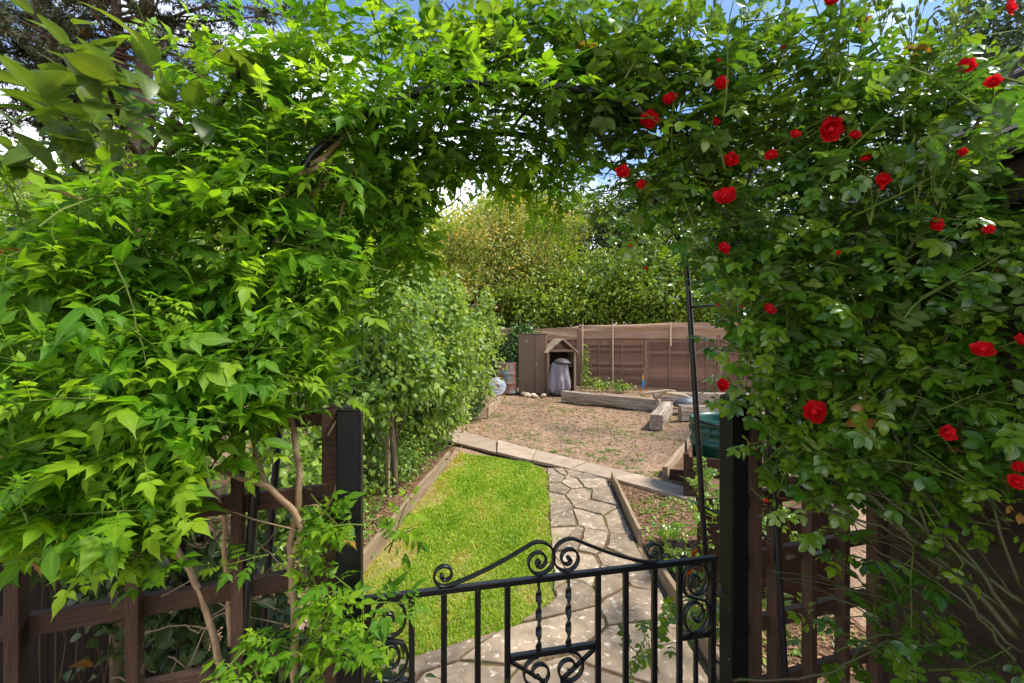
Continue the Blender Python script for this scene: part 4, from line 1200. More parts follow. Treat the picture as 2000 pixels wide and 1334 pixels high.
def bg_trees():
    tree('photinia_shrub', 'large rounded shrub with orange tipped new growth above the netting', (-.7, 18.0), [pb(960, 520, 17.6, 2.3, 1.8, 2.1, 170), pb(1040, 480, 18.0, 1.8, 1.5, 1.7, 110), pb(900, 590, 17.0, 1.5, 1.4, 1.3, 80)], 'orange_leaf', .17, .42, per=34)
    tree('laurel_shrub', 'dense glossy laurel behind the fence, middle', (3.0, 17.4), [pb(1090, 585, 17.0, 2.3, 1.5, 1.1, 130), pb(1200, 560, 17.2, 2.0, 1.6, 1.4, 130)], 'laurel_leaf', .19, .42, per=30)
    tree('laurel_shrub', 'dense green laurel behind the fence, rightmost', (6.2, 17.0), [pb(1310, 570, 16.6, 2.2, 1.6, 1.4, 150), pb(1400, 540, 16.6, 2.0, 1.6, 1.6, 110)], 'laurel_leaf', .18, .42, per=30)
    tree('yew_tree', 'dark twiggy evergreen rising behind the laurel', (4.4, 19.5), [pb(1190, 480, 19.5, 1.8, 1.5, 2.2, 130), pb(1240, 430, 19.8, 1.5, 1.4, 1.8, 80)], 'dark_leaf', .17, .62, per=30)
    tree('cypress_tree', 'golden green feathery conifer in the gap below the arch', (1.6, 23.0), [pb(1040, 480, 22.5, 2.0, 1.8, 3.0, 170), pb(1020, 430, 22.5, 1.5, 1.4, 1.9, 110), pb(1100, 450, 23.0, 1.8, 1.4, 2.0, 100), pb(960, 450, 23.0, 1.6, 1.5, 1.7, 80)], 'yellow_leaf', .19, .40, per=34)
    tree('beech_tree', 'bright lime green tree left of the conifer', (-2.6, 21.5), [pb(900, 500, 21.5, 1.7, 1.8, 2.1, 110), pb(850, 500, 21.0, 1.7, 1.6, 2.0, 90)], 'yellow_leaf', .20, .55, per=30)
    tree('sycamore_tree', 'yellow green tree seen through the jasmine left of the arch gap', (-6.0, 17.0), [pb(720, 450, 16.5, 2.2, 2, 2.4, 140), pb(660, 560, 16.5, 2.2, 2, 2.0, 120), pb(790, 560, 16.0, 1.4, 1.4, 1.4, 70)], 'yellow_leaf', .19, .50, per=30)
    tree('hawthorn_tree', 'mid green tree behind the left trellis', (-8.5, 13.0), [pb(470, 480, 13.0, 2.2, 2, 2.0, 130), pb(380, 590, 12.0, 2.2, 1.8, 1.6, 120), pb(560, 600, 12.5, 1.8, 1.6, 1.3, 100)], 'laurel_leaf', .16, .55, per=30)
    tree('hazel_shrub', 'broad leafy shrub behind the far left trellis', (-6.5, 7.6), [pb(180, 600, 7.4, 1.9, 1.4, 1.4, 150), pb(330, 700, 7.0, 1.6, 1.2, 1.0, 110), pb(60, 680, 7.0, 1.5, 1.2, 1.2, 90)], 'apple_leaf', .12, .42, per=28)
    tree('ash_tree', 'tall tree behind the climbing rose on the right', (9.5, 15.5), [pb(1560, 480, 15.0, 2.6, 2, 2.4, 150), pb(1720, 400, 14.0, 2.2, 2, 2.2, 100)], 'laurel_leaf', .19, .40, per=28)
    tree('lime_tree', 'tall leafy tree behind the upper left of the arch', (-7.6, 15.5), [pb(540, 300, 15.5, 2.6, 2, 2.2, 110), pb(380, 400, 15.0, 2.4, 2, 1.9, 100), pb(660, 370, 15.8, 2.2, 2, 2.2, 100), pb(230, 440, 14.0, 2.4, 2, 1.6, 100)], 'laurel_leaf', .19, .55, per=30)
    tree('willow_tree', 'pale green tree standing left of the pine trunk', (-14.5, 12.5), [pb(70, 400, 12.8, 2.4, 2, 1.3, 70), pb(60, 480, 12.5, 2.6, 2, 1.9, 120), pb(-60, 420, 12.5, 2.4, 2, 2.2, 60)], 'apple_leaf', .17, .45, per=28)
    tree('maple_tree', 'leafy tree behind the upper part of the climbing rose', (7.2, 18.5), [pb(1370, 380, 18.0, 2.6, 2, 2.6, 120), pb(1500, 300, 17.5, 2.4, 2, 2.4, 100), pb(1290, 450, 18.0, 2.0, 2, 2.0, 90)], 'laurel_leaf', .20, .5, per=30)
    tree('holly_tree', 'dark tree rising over the shed roof at top right', (8.4, 6.2), [pb(1985, 160, 6.4, 1.0, 1.2, 1.2, 110), pb(2080, 40, 6.6, 1.4, 1.4, 1.4, 90)], 'dark_leaf', .12, .45, per=26)
bg_trees()
tree('privet_hedge', 'low dense hedge showing just over the netting behind the cabinet', (1.5, 17.8), [(np.array([x, 17.6 + .3 * math.sin(x), 1.7]), (1.1, .9, 1.5), 90) for x in (-3.0, -1.6, -.2, 1.2, 2.6, 4.0, 5.4, 6.8, 8.2)], 'laurel_leaf', .16, .30, per=30, cat='hedge', limbs=20)
tree('beech_hedge', 'long leafy hedge along the far left side of the garden', (-6.4, 5.0), [(np.array([-6.6 + .2 * math.sin(y * 2), y, 1.0]), (.7, .9, 1.1), 60) for y in (.2, 1.4, 2.6, 3.8, 5.0, 6.2, 7.4, 8.6, 9.8)], 'laurel_leaf', .12, .45, per=24, cat='hedge', limbs=16, trunk_r=.06)

def pine():
    base = np.array([-11.4, 14.2, 0]); root = thing('pine_tree', 'tall pine with forked trunk and dark needles at top left', 'tree', tuple(base), group='trees and tall shrubs beyond the fence')
    L2 = lambda px, py, d=14.2: P(px, py, d) - base
    m = MB()
    m.tube([(0, 0, -.1), (.05, 0, 4), L2(272, 230), L2(268, 185)], [.42, .36, .30, .28], 12)
    m.tube([L2(268, 190), L2(282, 150), L2(284, 60), L2(290, -60), L2(300, -220)], [.26, .22, .20, .17, .10], 10)
    m.tube([L2(266, 190), L2(240, 150), L2(230, 60), L2(222, -60), L2(210, -200)], [.22, .17, .14, .12, .08], 10)
    fo = Foliage(T_NEEDLE); r = random.Random(5)
    starts = [(282, 20), (284, 80), (282, 120), (232, 40), (236, 110), (226, -20), (290, -30), (275, 170), (262, 200), (230, 80), (285, 50), (224, 0), (286, 140), (292, -90), (222, -100), (240, 150), (270, 215)]
    for k in range(64):
        s = starts[k % len(starts)] if k < 44 else (268, r.uniform(150, 330)); p = L2(s[0], s[1])
        a = r.uniform(0, 2 * PI) if k < 44 else PI + r.uniform(-.9, .9); ln = r.uniform(2.2, 5.2); rise = r.uniform(-.15, .35)
        d = np.array([math.cos(a), math.sin(a) * .8, rise]); pts = [p]; cur = p.copy()
        for i in range(8):
            cur = cur + d * ln / 8; d = nrm(d + np.array([r.uniform(-.25, .25), r.uniform(-.25, .25), r.uniform(-.24, .12)])); pts.append(cur.copy())
        m.tube(pts, [.05 * (1 - i / 10) + .008 for i in range(9)], 6)
        for i in range(3, 9):
            for _ in range(2):
                sd2 = nrm(np.array([r.gauss(0, 1), r.gauss(0, 1), r.gauss(-.25, .6)])); l2 = r.uniform(.3, .9)
                q = [pts[i], pts[i] + sd2 * l2 * .5, pts[i] + sd2 * l2 + np.array([0, 0, -.05])]
                m.tube(q, [.018, .013, .007], 4)
                for j in range(15):
                    f = r.uniform(.25, 1.05); pos = lerp(q[0], q[2], f) + np.array([r.gauss(0, .09), r.gauss(0, .09), r.gauss(0, .08)])
                    fo.leaf(pos, sd2 * .6 + np.array([r.gauss(0, .7), r.gauss(0, .7), r.gauss(.25, .5)]), (r.gauss(0, 1), r.gauss(0, 1), r.gauss(0, 1)), r.uniform(.16, .30), r.uniform(.1, .9))
    put('trunk', m.mesh('trunk', True), M_['pine_bark'], root)
    fo.finish(root, M_['pine_needle'], n_parts=0, rest='crown', stuff=False)
pine()

# ------------------------------------------------------------------ fruit trees in the left bed
def fruit_tree(base, blobs, label, trunk_pts, tint, n_parts, per=24, ls=.075):
    root = thing('apple_tree', label, 'tree', (base[0], base[1], 0), group='young fruit trees in the left bed')
    o = np.array([base[0], base[1], 0]); fo = Foliage(T_ROUND); cls = []
    for c, rad, n in blobs:
        cls.append(blob_leaves(fo, np.array(c) - o, rad, n, per, ls, tint, .25, .25, up=.6, zcut=.05, jitter=.2))
    m = MB(); tp = [np.array(p) - o for p in trunk_pts]; m.tube(tp, [.032, .03, .026, .018, .008][:len(tp)], 9)
    m.tube([tp[0] + np.array([0, 0, -.03]), tp[0] + np.array([.0, -.01, .05])], [.05, .036], 9)
    allc = np.vstack(cls)
    for i in range(26):
        q = allc[rng.integers(len(allc))]; s0 = lerp(tp[1], tp[-1], random.uniform(0, .9))
        m.tube([s0, lerp(s0, q, .5) + np.array([0, 0, .05]), q], [.010, .007, .003], 5)
    put('trunk', m.mesh('trunk', True), M_['bark'], root)
    # leaf positions are stored relative to the tree; visibility test needs world, so shift once
    fo.pos = [p + o for p in fo.pos]
    tmp = fo
    off_root = root
    off_root.location = (0, 0, 0)
    for ch in root.children:
        ch.location = tuple(o)
    tmp.finish(root, M_['apple_leaf'], n_parts=n_parts, rest='crown', stuff=True)
fruit_tree((-1.16, 4.52), [pb(735, 640, 4.6, .50, .5, .55, 60), pb(790, 720, 4.7, .45, .45, .40, 50), pb(700, 760, 4.5, .4, .4, .35, 40), pb(770, 590, 4.9, .35, .4, .3, 26), pb(735, 560, 4.8, .15, .2, .45, 14), pb(690, 850, 4.9, .3, .3, .3, 26)], 'young apple tree with bare trunk nearest the gate', [(-1.16, 4.52, .0), (-1.17, 4.53, .35), (-1.2, 4.55, .75), (-1.22, 4.6, 1.2), (-1.25, 4.65, 1.9)], .48, 120)
fruit_tree((-1.15, 6.1), [pb(850, 640, 6.2, .5, .6, .55, 70), pb(870, 720, 6.1, .45, .5, .45, 60), pb(800, 690, 6.3, .5, .5, .55, 50), pb(860, 580, 6.5, .3, .4, .3, 24), pb(830, 545, 6.4, .12, .2, .5, 12), pb(890, 600, 6.6, .12, .2, .45, 12), pb(800, 820, 6.2, .5, .5, .35, 40), pb(860, 800, 6.6, .35, .4, .35, 30)], 'leafy apple tree behind the nearest one, tied to a stake', [(-1.15, 6.1, 0), (-1.15, 6.1, .4), (-1.1, 6.15, .9), (-1.08, 6.2, 1.4), (-1.05, 6.2, 2.0)], .55, 80)
fruit_tree((-1.15, 9.3), [pb(915, 680, 9.3, .55, .8, .55, 60), pb(940, 640, 9.8, .4, .6, .35, 34), pb(905, 745, 8.9, .5, .6, .32, 46), pb(870, 680, 9.0, .5, .6, .6, 50), pb(950, 610, 9.6, .15, .3, .5, 14), pb(880, 770, 8.6, .5, .5, .3, 30)], 'apple tree furthest back in the left bed, near the drum', [(-1.15, 9.3, 0), (-1.13, 9.3, .5), (-1.1, 9.3, 1.0), (-1.0, 9.4, 1.5)], .62, 0, ls=.085)
for (px, py, top, lab) in ((757, 970, 850, 'brown support stake beside the bare apple trunk'), (845, 885, 800, 'pale support post at the end of the left bed'), (905, 850, 770, 'thin pale post at the far end of the left bed')):
    g = G(px, py); z = CAMZ - (top - HY) / FPX * g[1]
    tag(put('support_stake', MB().tube([(0, 0, -.03), (.0, 0, z)], .022, 10).mesh('support_stake', False), M_['stake'], loc=(g[0], g[1], 0)), lab, 'stake', 'tree stakes in the left bed')

# low growth: bed plants, ivy on the fence, weeds by the panels
def low_plant(name, label, cat, regions, material, ls, tint, per, templates=T_ROUND, n_parts=0, group=None, up=.9):
    root = thing(name, label, cat, group=group)
    fo = Foliage(templates)
    for c, rad, n in regions:
        blob_leaves(fo, c, rad, n, per, ls, tint, .28, .2, up=up, zcut=.0, jitter=.16)
    m = MB()
    for c, rad, n in regions:
        for _ in range(max(4, n // 3)):
            q = np.array(c) + rng.normal(0, .45, 3) * np.array(rad); q[2] = max(q[2], .03)
            m.tube([(q[0] + rng.normal(0, .10), q[1] + rng.normal(0, .06), 0.0), lerp((q[0], q[1], 0), q, .4) + rng.normal(0, .04, 3) * [1, 1, 0], lerp((q[0], q[1], 0), q, .75) + rng.normal(0, .03, 3) * [1, 1, 0], q], [.003, .0026, .002, .0012], 5)
    put('stems', m.mesh('stems'), M_['brown_stem'], root)['kind'] = 'stuff'
    fo.finish(root, M_[material], n_parts=n_parts, rest='foliage')
    return root
low_plant('ground_cover', 'low leafy growth at the foot of the young fruit trees', 'ground cover', [((-1.45, 4.0, .14), (.35, .9, .16), 60), ((-1.25, 5.4, .18), (.30, .7, .22), 60), ((-1.1, 6.4, .25), (.28, .4, .3), 40), ((-1.7, 3.0, .14), (.5, .6, .16), 40), ((-1.6, 5.0, .3), (.4, 1.2, .4), 60)], 'apple_leaf', .045, .40, 26)
low_plant('spirea_shrub', 'loose shrub in the left bed between trellis and lawn', 'shrub', [((-1.9, 4.6, .6), (.5, .8, .55), 90), ((-1.75, 3.4, .5), (.4, .5, .45), 60), ((-2.4, 6.2, 1.0), (.8, 1.0, .9), 90)], 'apple_leaf', .06, .45, 26)
low_plant('ivy', 'dark ivy climbing the fence left of the tall cabinet', 'ivy', [((.05, 14.9, .8), (.42, .25, .75), 110), ((.35, 15.0, 1.75), (.42, .2, .28), 40), ((-.6, 14.9, 1.2), (.4, .2, .55), 60)], 'ivy_leaf', .09, .45, 22)
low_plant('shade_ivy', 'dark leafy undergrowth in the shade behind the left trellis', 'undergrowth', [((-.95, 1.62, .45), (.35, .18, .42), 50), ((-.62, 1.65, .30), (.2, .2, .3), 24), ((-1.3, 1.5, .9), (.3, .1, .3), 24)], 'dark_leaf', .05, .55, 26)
low_plant('bramble', 'pale weeds growing against the first fence panel', 'weeds', [((2.7, 13.9, .2), (.4, .22, .2), 24), ((3.25, 13.6, .14), (.3, .2, .15), 14), ((2.3, 14.3, .6), (.11, .10, .65), 20)], 'apple_leaf', .08, .6, 13)
low_plant('border_plant', 'small bush at the corner of the far left bed', 'shrub', [(P(905, 745, 9.1), (.45, .5, .42), 60), (P(925, 780, 9.3), (.25, .3, .25), 26)], 'ivy_leaf', .07, .55, 22)

def scatter_litter():
    """Dry leaf litter and twigs over the bare ground, weed tufts between them."""
    n = 30000
    y = 4.6 + 9.6 * rng.random(n) ** 1.6; x = rng.uniform(-.9, 5.5, n)
    near = np.interp(x, [a for a, _ in SLAB_U], [b for _, b in SLAB_U])
    k = (y > near + .02); x = x[k]; y = y[k]
    nb = 7000
    xb = rng.uniform(1.03, 1.9, nb); yb = 1.9 + 3.2 * rng.random(nb); kb = (yb < 6.05 - xb * .98)
    xl = rng.uniform(-1.9, -1.02, nb); yl = 2 + 4 * rng.random(nb); kl = xl < np.interp(yl, [1.9, 5.85], [-1.14, -.86])
    x = np.concatenate([x, xb[kb], xl[kl]]); y = np.concatenate([y, yb[kb], yl[kl]]); n = len(x)
    z = np.array([gz(a, b) for a, b in zip(x, y)]) + .006; z[-(kb.sum() + kl.sum()):] = .02; z[-kl.sum():] = .038
    a = rng.uniform(0, 2 * PI, n); l = rng.uniform(.008, .028, n) * np.clip(y / 7, .7, 1.5); w = l * rng.uniform(.15, .6, n)
    u = np.stack([np.cos(a), np.sin(a), rng.normal(0, .25, n)], 1) * l[:, None]; v = np.stack([-np.sin(a), np.cos(a), rng.normal(0, .25, n)], 1) * w[:, None]
    c = np.stack([x, y, z], 1)
    V = np.stack([c - u, c + v + [0, 0, .004], c + u, c - v], 1).reshape(-1, 3)
    T = np.array([(0, 2, 1), (0, 3, 2)])[None] + (np.arange(n) * 4)[:, None, None]
    me = tri_mesh('leaf_litter', V, T.reshape(-1, 3), smooth=False)
    o = put('leaf_litter', me, M_['litter']); tag(o, 'dry leaves and wood chips littering the bare ground', 'leaf litter', kind='stuff')
    fo = Foliage(T_SIMPLE)
    for _ in range(1400):
        yy = 4.8 + 8 * random.random() ** 1.5; xx = random.uniform(-.8, 4.6)
        if yy < np.interp(xx, [q for q, _ in SLAB_U], [q for _, q in SLAB_U]) + .05: continue
        if math.sin(xx * 2.3 + 1.1 * math.sin(yy * 1.7)) * math.sin(yy * 1.9 + xx) < random.uniform(-.5, .6): continue
        for j in range(random.randint(4, 12)):
            an = random.uniform(0, 6.3); fo.leaf(np.array([xx + random.gauss(0, .04), yy + random.gauss(0, .04), gz(xx, yy)]), (math.cos(an), math.sin(an), random.uniform(.2, 1.0)), (0, 0, 1), random.uniform(.025, .06), random.uniform(.1, .8))
    for _ in range(140):
        xx, yy = random.uniform(1.05, 1.8), random.uniform(2.0, 4.6)
        for j in range(random.randint(4, 10)):
            an = random.uniform(0, 6.3); fo.leaf(np.array([xx + random.gauss(0, .03), yy + random.gauss(0, .03), .01]), (math.cos(an), math.sin(an), random.uniform(.2, 1.4)), (0, 0, 1), random.uniform(.02, .06), random.uniform(.3, .9))
    for _ in range(1500):
        yy = random.uniform(1.7, 5.3); a_, b_ = interp(PATH_L, yy), interp(PATH_R, yy); xx = random.uniform(a_, b_)
        if random.random() < .35: xx = random.choice((a_ + abs(random.gauss(0, .03)), b_ - abs(random.gauss(0, .03))))
        for j in range(3):
            an = random.uniform(0, 6.3); fo.leaf(np.array([xx + random.gauss(0, .012), yy + random.gauss(0, .012), .019]), (math.cos(an), math.sin(an), random.uniform(.1, .7)), (0, 0, 1), random.uniform(.008, .02), random.uniform(.0, .7))
    w = fo.finish(None, M_['apple_leaf'], n_parts=0, rest='weeds'); tag(w, 'scattered small green weeds on the bare ground', 'weeds', kind='stuff')
scatter_litter()

# ------------------------------------------------------------------ climbers at the gate
def in_blob(b, r):
    px, py, d, rx, ry, rd = b[:6]
    while True:
        u = np.array([r.uniform(-1, 1), r.uniform(-1, 1), r.uniform(-1, 1)])
        if u @ u <= 1: break
    return P(px + u[0] * rx, py + u[1] * ry, d + u[2] * rd), u

def shoots(fo, stems, blobs, r, seg=.042, n_node=(4, 8), size=(.092, .165), toward=.35, grav=.05, tint=.50, tipglow=.35, lead=(0, 0, .25), stem_r=.0016, opposite=True, size_fall=.5):
    for b in blobs:
        for _ in range(b[6]):
            p, u = in_blob(b, r)
            d = nrm(np.array([u[0] * .5 + r.gauss(0, .6), -toward + r.gauss(0, .45), -u[1] * .2 + r.gauss(0, .45)]) + np.array(lead))
            nn = r.randint(*n_node); p = p - d * seg * nn * .55; pts = [p]; sc = r.uniform(*size); t0 = tint + r.gauss(0, .13)
            side = nrm(np.cross(d, [r.gauss(0, .4), r.gauss(0, .4), 1]))
            for k in range(nn):
                p = p + d * seg * r.uniform(.8, 1.2); pts.append(p)
                d = nrm(d + np.array([r.gauss(0, .10), r.gauss(0, .10), r.gauss(-grav, .07)]))
                if p[1] < .42: break
                f = k / max(1, nn - 1); s = sc * (1 - size_fall * max(0, f - .45) / .55)
                side = nrm(side - d * np.dot(side, d))
                for sgn in ((1, -1) if opposite else ((1,) if k % 2 else (-1,))):
                    ld = nrm(side * sgn * .95 + d * r.uniform(.25, .8) + np.array([0, -.12, r.uniform(-.28, .28)]))
                    up = nrm(np.array([r.gauss(0, .35), -.45 + r.gauss(0, .35), 1.0]))
                    fo.leaf(p, ld, up, s * r.uniform(.8, 1.15), t0 + tipglow * max(0, f - .5) * 1.6 + r.gauss(0, .06))
                if r.random() < .6: side = nrm(side + .5 * np.cross(d, side))
            fo.leaf(p, d + np.array([0, -.1, -.12]), nrm(np.array([r.gauss(0, .3), -.3, 1])), sc * (1 - size_fall * .6), t0 + tipglow * .8)
            stems.tube(pts, [stem_r * (1.3 - .7 * i / len(pts)) for i in range(len(pts))], 4, cap=False)

def smooth_pts(pts, k=4, wob=0.0, r=random):
    pts = [np.array(p, float) for p in pts]; out = []
    for i in range(len(pts) - 1):
        p0, p1, p2, p3 = pts[max(i - 1, 0)], pts[i], pts[i + 1], pts[min(i + 2, len(pts) - 1)]
        for j in range(k):
            t = j / k
            q = .5 * (2 * p1 + (p2 - p0) * t + (2 * p0 - 5 * p1 + 4 * p2 - p3) * t * t + (3 * p1 - p0 - 3 * p2 + p3) * t ** 3)
            out.append(q + np.array([r.gauss(0, wob), r.gauss(0, wob), r.gauss(0, wob)]))
    out.append(pts[-1]); return out

def rose_d(px, py):
    return float(np.interp(px, [1150, 1350, 1500, 1700, 2000], [1.44, 1.37, 1.29, 1.17, .98]))
FLOWERS = [(1310, 196, 28), (1268, 238, 37), (1408, 165, 25), (1396, 239, 18), (1618, 255, 45), (1551, 265, 22), (1427, 315, 30), (1505, 306, 24), (1215, 338, 29), (1253, 362, 18), (1417, 389, 42), (1690, 312, 20), (1725, 352, 26), (1880, 298, 17),
           (1885, 132, 30), (1940, 162, 26), (1965, 14, 36), (1622, 2, 30), (1668, 266, 20), (1825, 441, 27), (1930, 450, 20), (1410, 487, 26), (1634, 496, 16), (1499, 607, 28), (1919, 686, 38), (1992, 666, 28), (1591, 808, 44), (1847, 846, 30),
           (1408, 753, 27), (1985, 910, 22), (1984, 941, 30), (1495, 976, 15), (1232, 479, 13), (1263, 526, 13), (1403, 597, 12), (1404, 121, 14), (1530, 95, 12), (1720, 370, 16), (1450, 600, 12)]
def build_jasmine():
    r = random.Random(17)
    root = thing('climbing_jasmine', 'bright green climbing jasmine covering the left trellis and arch', 'climber', (0, 0, 0))
    fo = Foliage(T_JAS); st = MB()
    B = [  # px, py, distance, half sizes (px, px, m), shoots
        (70, 520, 1.02, 130, 110, .14, 13), (260, 540, 1.05, 170, 120, .15, 20), (460, 520, 1.10, 150, 150, .14, 26), (620, 540, 1.20, 110, 150, .14, 22), (720, 540, 1.35, 70, 130, .10, 10),
        (60, 660, .96, 120, 100, .12, 15), (230, 670, .98, 170, 110, .13, 21), (430, 670, 1.05, 160, 110, .13, 24), (600, 670, 1.15, 100, 90, .10, 14),
        (70, 800, .92, 120, 90, .10, 13), (230, 800, .92, 160, 80, .10, 18), (400, 760, 1.0, 120, 60, .10, 13), (530, 740, 1.1, 80, 50, .08, 7),
        (80, 940, .88, 110, 70, .08, 15), (220, 940, .88, 100, 80, .07, 13), (330, 860, .92, 80, 40, .06, 6),
        (400, 330, 1.16, 150, 100, .18, 20), (560, 360, 1.2, 130, 110, .16, 22), (600, 200, 1.26, 140, 100, .18, 22), (740, 220, 1.34, 130, 90, .18, 17), (690, 380, 1.35, 90, 90, .12, 13),
        (520, 130, 1.2, 110, 70, .18, 11), (680, 70, 1.3, 150, 70, .18, 13), (860, 190, 1.45, 130, 80, .18, 13), (990, 200, 1.55, 120, 70, .16, 9), (860, 80, 1.4, 140, 70, .16, 8), (1060, 250, 1.62, 90, 40, .12, 5),
        (330, 700, 1.0, 200, 130, .12, 14), (120, 600, 1.0, 120, 120, .12, 9), (520, 640, 1.12, 120, 120, .12, 10), (330, 420, 1.15, 160, 80, .14, 10),
        (200, 400, 1.05, 120, 50, .14, 8), (200, 560, 1.3, 200, 120, .12, 14), (420, 620, 1.35, 180, 140, .10, 14),
    ]
    LOWB = [(200, 1050, .86, 120, 50, .05, 13), (60, 1040, .86, 60, 40, .04, 5), (650, 1050, 1.14, 30, 60, .03, 6), (640, 1150, 1.10, 50, 60, .04, 6), (600, 1260, 1.06, 90, 40, .05, 8), (700, 1250, 1.04, 45, 45, .04, 5), (470, 1310, 1.0, 60, 20, .04, 3), (478, 1085, 1.08, 10, 15, .02, 1), (760, 1040, 1.18, 30, 20, .03, 2), (745, 1190, 1.1, 25, 30, .03, 1), (330, 960, .95, 60, 40, .05, 4)]
    shoots(fo, st, [(340, 1010, .96, 40, 40, .04, 4), (290, 1090, .9, 60, 30, .04, 4)] + LOWB, r, seg=.032, n_node=(2, 4), size=(.065, .105), toward=.25)
    B = [b[:6] + (max(1, round(b[6] * .74)),) for b in B]
    shoots(fo, st, B, r)
    # leaves along the hoops of the arch
    for pts in (AF, AB):
        HB = []
        for p in pts[6:20]:
            x_, y_, d_ = proj(np.array(p))
            if x_ > 1130: continue
            HB.append((float(x_), float(y_), float(d_) - .04, 70, 45, .06, 2 if x_ < 1000 else 1))
        shoots(fo, st, HB, r, n_node=(3, 6), tint=.55)
    # hanging tips around the opening
    shoots(fo, st, [(980, 370, 1.7, 60, 40, .05, 4), (1080, 420, 1.75, 40, 50, .05, 5), (1110, 360, 1.7, 40, 40, .05, 4), (1030, 330, 1.65, 90, 20, .05, 6)], r, lead=(.25, .2, -.7), toward=.0, grav=.1, n_node=(3, 5), size=(.08, .12), tint=.75)
    shoots(fo, st, [(770, 330, 1.42, 70, 80, .08, 14), (800, 440, 1.45, 40, 60, .06, 6), (900, 290, 1.5, 90, 30, .08, 8)], r)
    H = [(800, 360, 1.45, 50, 50, .08, 8), (850, 320, 1.5, 60, 20, .08, 5), (930, 300, 1.55, 80, 20, .08, 6), (1030, 310, 1.62, 80, 20, .08, 8), (1110, 330, 1.68, 50, 40, .08, 7), (1050, 350, 1.7, 60, 30, .08, 5), (760, 450, 1.4, 50, 70, .08, 8)]
    shoots(fo, st, H, r, lead=(0.1, .2, -.9), toward=.1, grav=.12, n_node=(3, 6), size=(.075, .115))
    # straggling shoots that reach upwards
    U = [(380, 200, 1.1, 120, 60, .1, 5), (560, 80, 1.2, 130, 40, .1, 6), (250, 330, 1.05, 120, 50, .1, 4), (60, 470, 1.0, 60, 50, .1, 2)]
    shoots(fo, st, U, r, lead=(-.1, .1, 1.1), toward=.05, grav=-.02, n_node=(5, 9), seg=.055, size=(.06, .09), tint=.6)
    # woody stems: up the trellis, along the arch
    S = [([(575, 1330, 1.14), (572, 1150, 1.16), (566, 1085, 1.16), (585, 960, 1.17), (580, 880, 1.18), (560, 760, 1.18), (545, 640, 1.18)], .0095),
         ([(566, 1085, 1.16), (590, 1040, 1.15), (572, 1000, 1.13), (520, 950, 1.11), (470, 935, 1.10), (420, 915, 1.09)], .008),
         ([(520, 950, 1.12), (500, 880, 1.14), (488, 810, 1.16), (520, 700, 1.18)], .006),
         ([(440, 1334, 1.16), (400, 1180, 1.14), (350, 1080, 1.12), (312, 985, 1.10), (330, 900, 1.10)], .008),
         ([(450, 1260, 1.18), (440, 1080, 1.16), (430, 980, 1.15), (350, 900, 1.1)], .006),
         ([(545, 660, 1.19), (540, 540, 1.18), (552, 430, 1.17), (575, 345, 1.18), (640, 300, 1.2), (690, 240, 1.24), (760, 190, 1.3)], .008),
         ([(530, 640, 1.17), (548, 420, 1.15), (562, 370, 1.15), (585, 340, 1.16), (625, 325, 1.19), (660, 270, 1.22), (740, 200, 1.28)], .0075),
         ([(600, 800, 1.2), (598, 620, 1.2), (604, 480, 1.2), (618, 380, 1.22), (700, 230, 1.3)], .0055),
         ([(640, 620, 1.22), (655, 470, 1.22), (690, 330, 1.28), (720, 240, 1.32)], .004),
         ([(640, 850, 1.19), (680, 800, 1.2), (655, 960, 1.19), (610, 1020, 1.18)], .003),
         ([(60, 360, 1.0), (130, 375, 1.02), (180, 405, 1.05), (240, 470, 1.1)], .006),
         ([(720, 215, 1.3), (850, 190, 1.42), (1000, 210, 1.55), (1100, 260, 1.62)], .007),
         ([(700, 230, 1.33), (820, 330, 1.45), (900, 380, 1.5), (760, 470, 1.42)], .003)]
    wood = MB()
    for pts, rad in S:
        q = smooth_pts([P(*p) for p in pts], 5, rad * .18, r)
        put('woody_stem', MB().tube(q, [rad * (1.05 - .35 * i / len(q)) for i in range(len(q))], 8).mesh('woody_stem', True), M_['vine_stem'], root)
    for _ in range(26):     # dry twigs tangled behind the trellis
        a = P(r.uniform(320, 690), r.uniform(1000, 1330), r.uniform(1.15, 1.32)); b = a + np.array([r.gauss(0, .12), r.gauss(0, .05), r.gauss(0, .12)])
        wood.tube(smooth_pts([a, lerp(a, b, .5) + np.array([0, 0, r.gauss(0, .03)]), b], 4, .002, r), .0018, 5)
    var, pos, rot, sz_, t_ = fo.arrays()
    lx, ly, ld_ = proj(pos + rot[:, :, 0] * (sz_ * .5)[:, None])
    zone = (np.hypot((lx - 606) / 62, (ly - 330) / 105) < 1) & (ld_ < 1.22)
    zone2 = (lx > 555) & (lx < 610) & (ly > 760) & (ly < 1060) & (ld_ < 1.2)
    for fx, fy, fs in FLOWERS:
        zone2 |= (np.hypot(lx - fx, ly - fy) < fs * .55 + 18) & (ld_ < rose_d(fx, fy) + .03)
    fo.prune(~((zone & (rng.random(len(lx)) < .8)) | (zone2 & (rng.random(len(lx)) < .85))))
    put('dry_twigs', wood.mesh('dry_twigs', True), M_['vine_stem'], root)['kind'] = 'stuff'
    put('shoot_stems', st.mesh('shoot_stems'), M_['green_stem'], root)['kind'] = 'stuff'
    fo.finish(root, M_['jasmine'], 300)
build_jasmine()

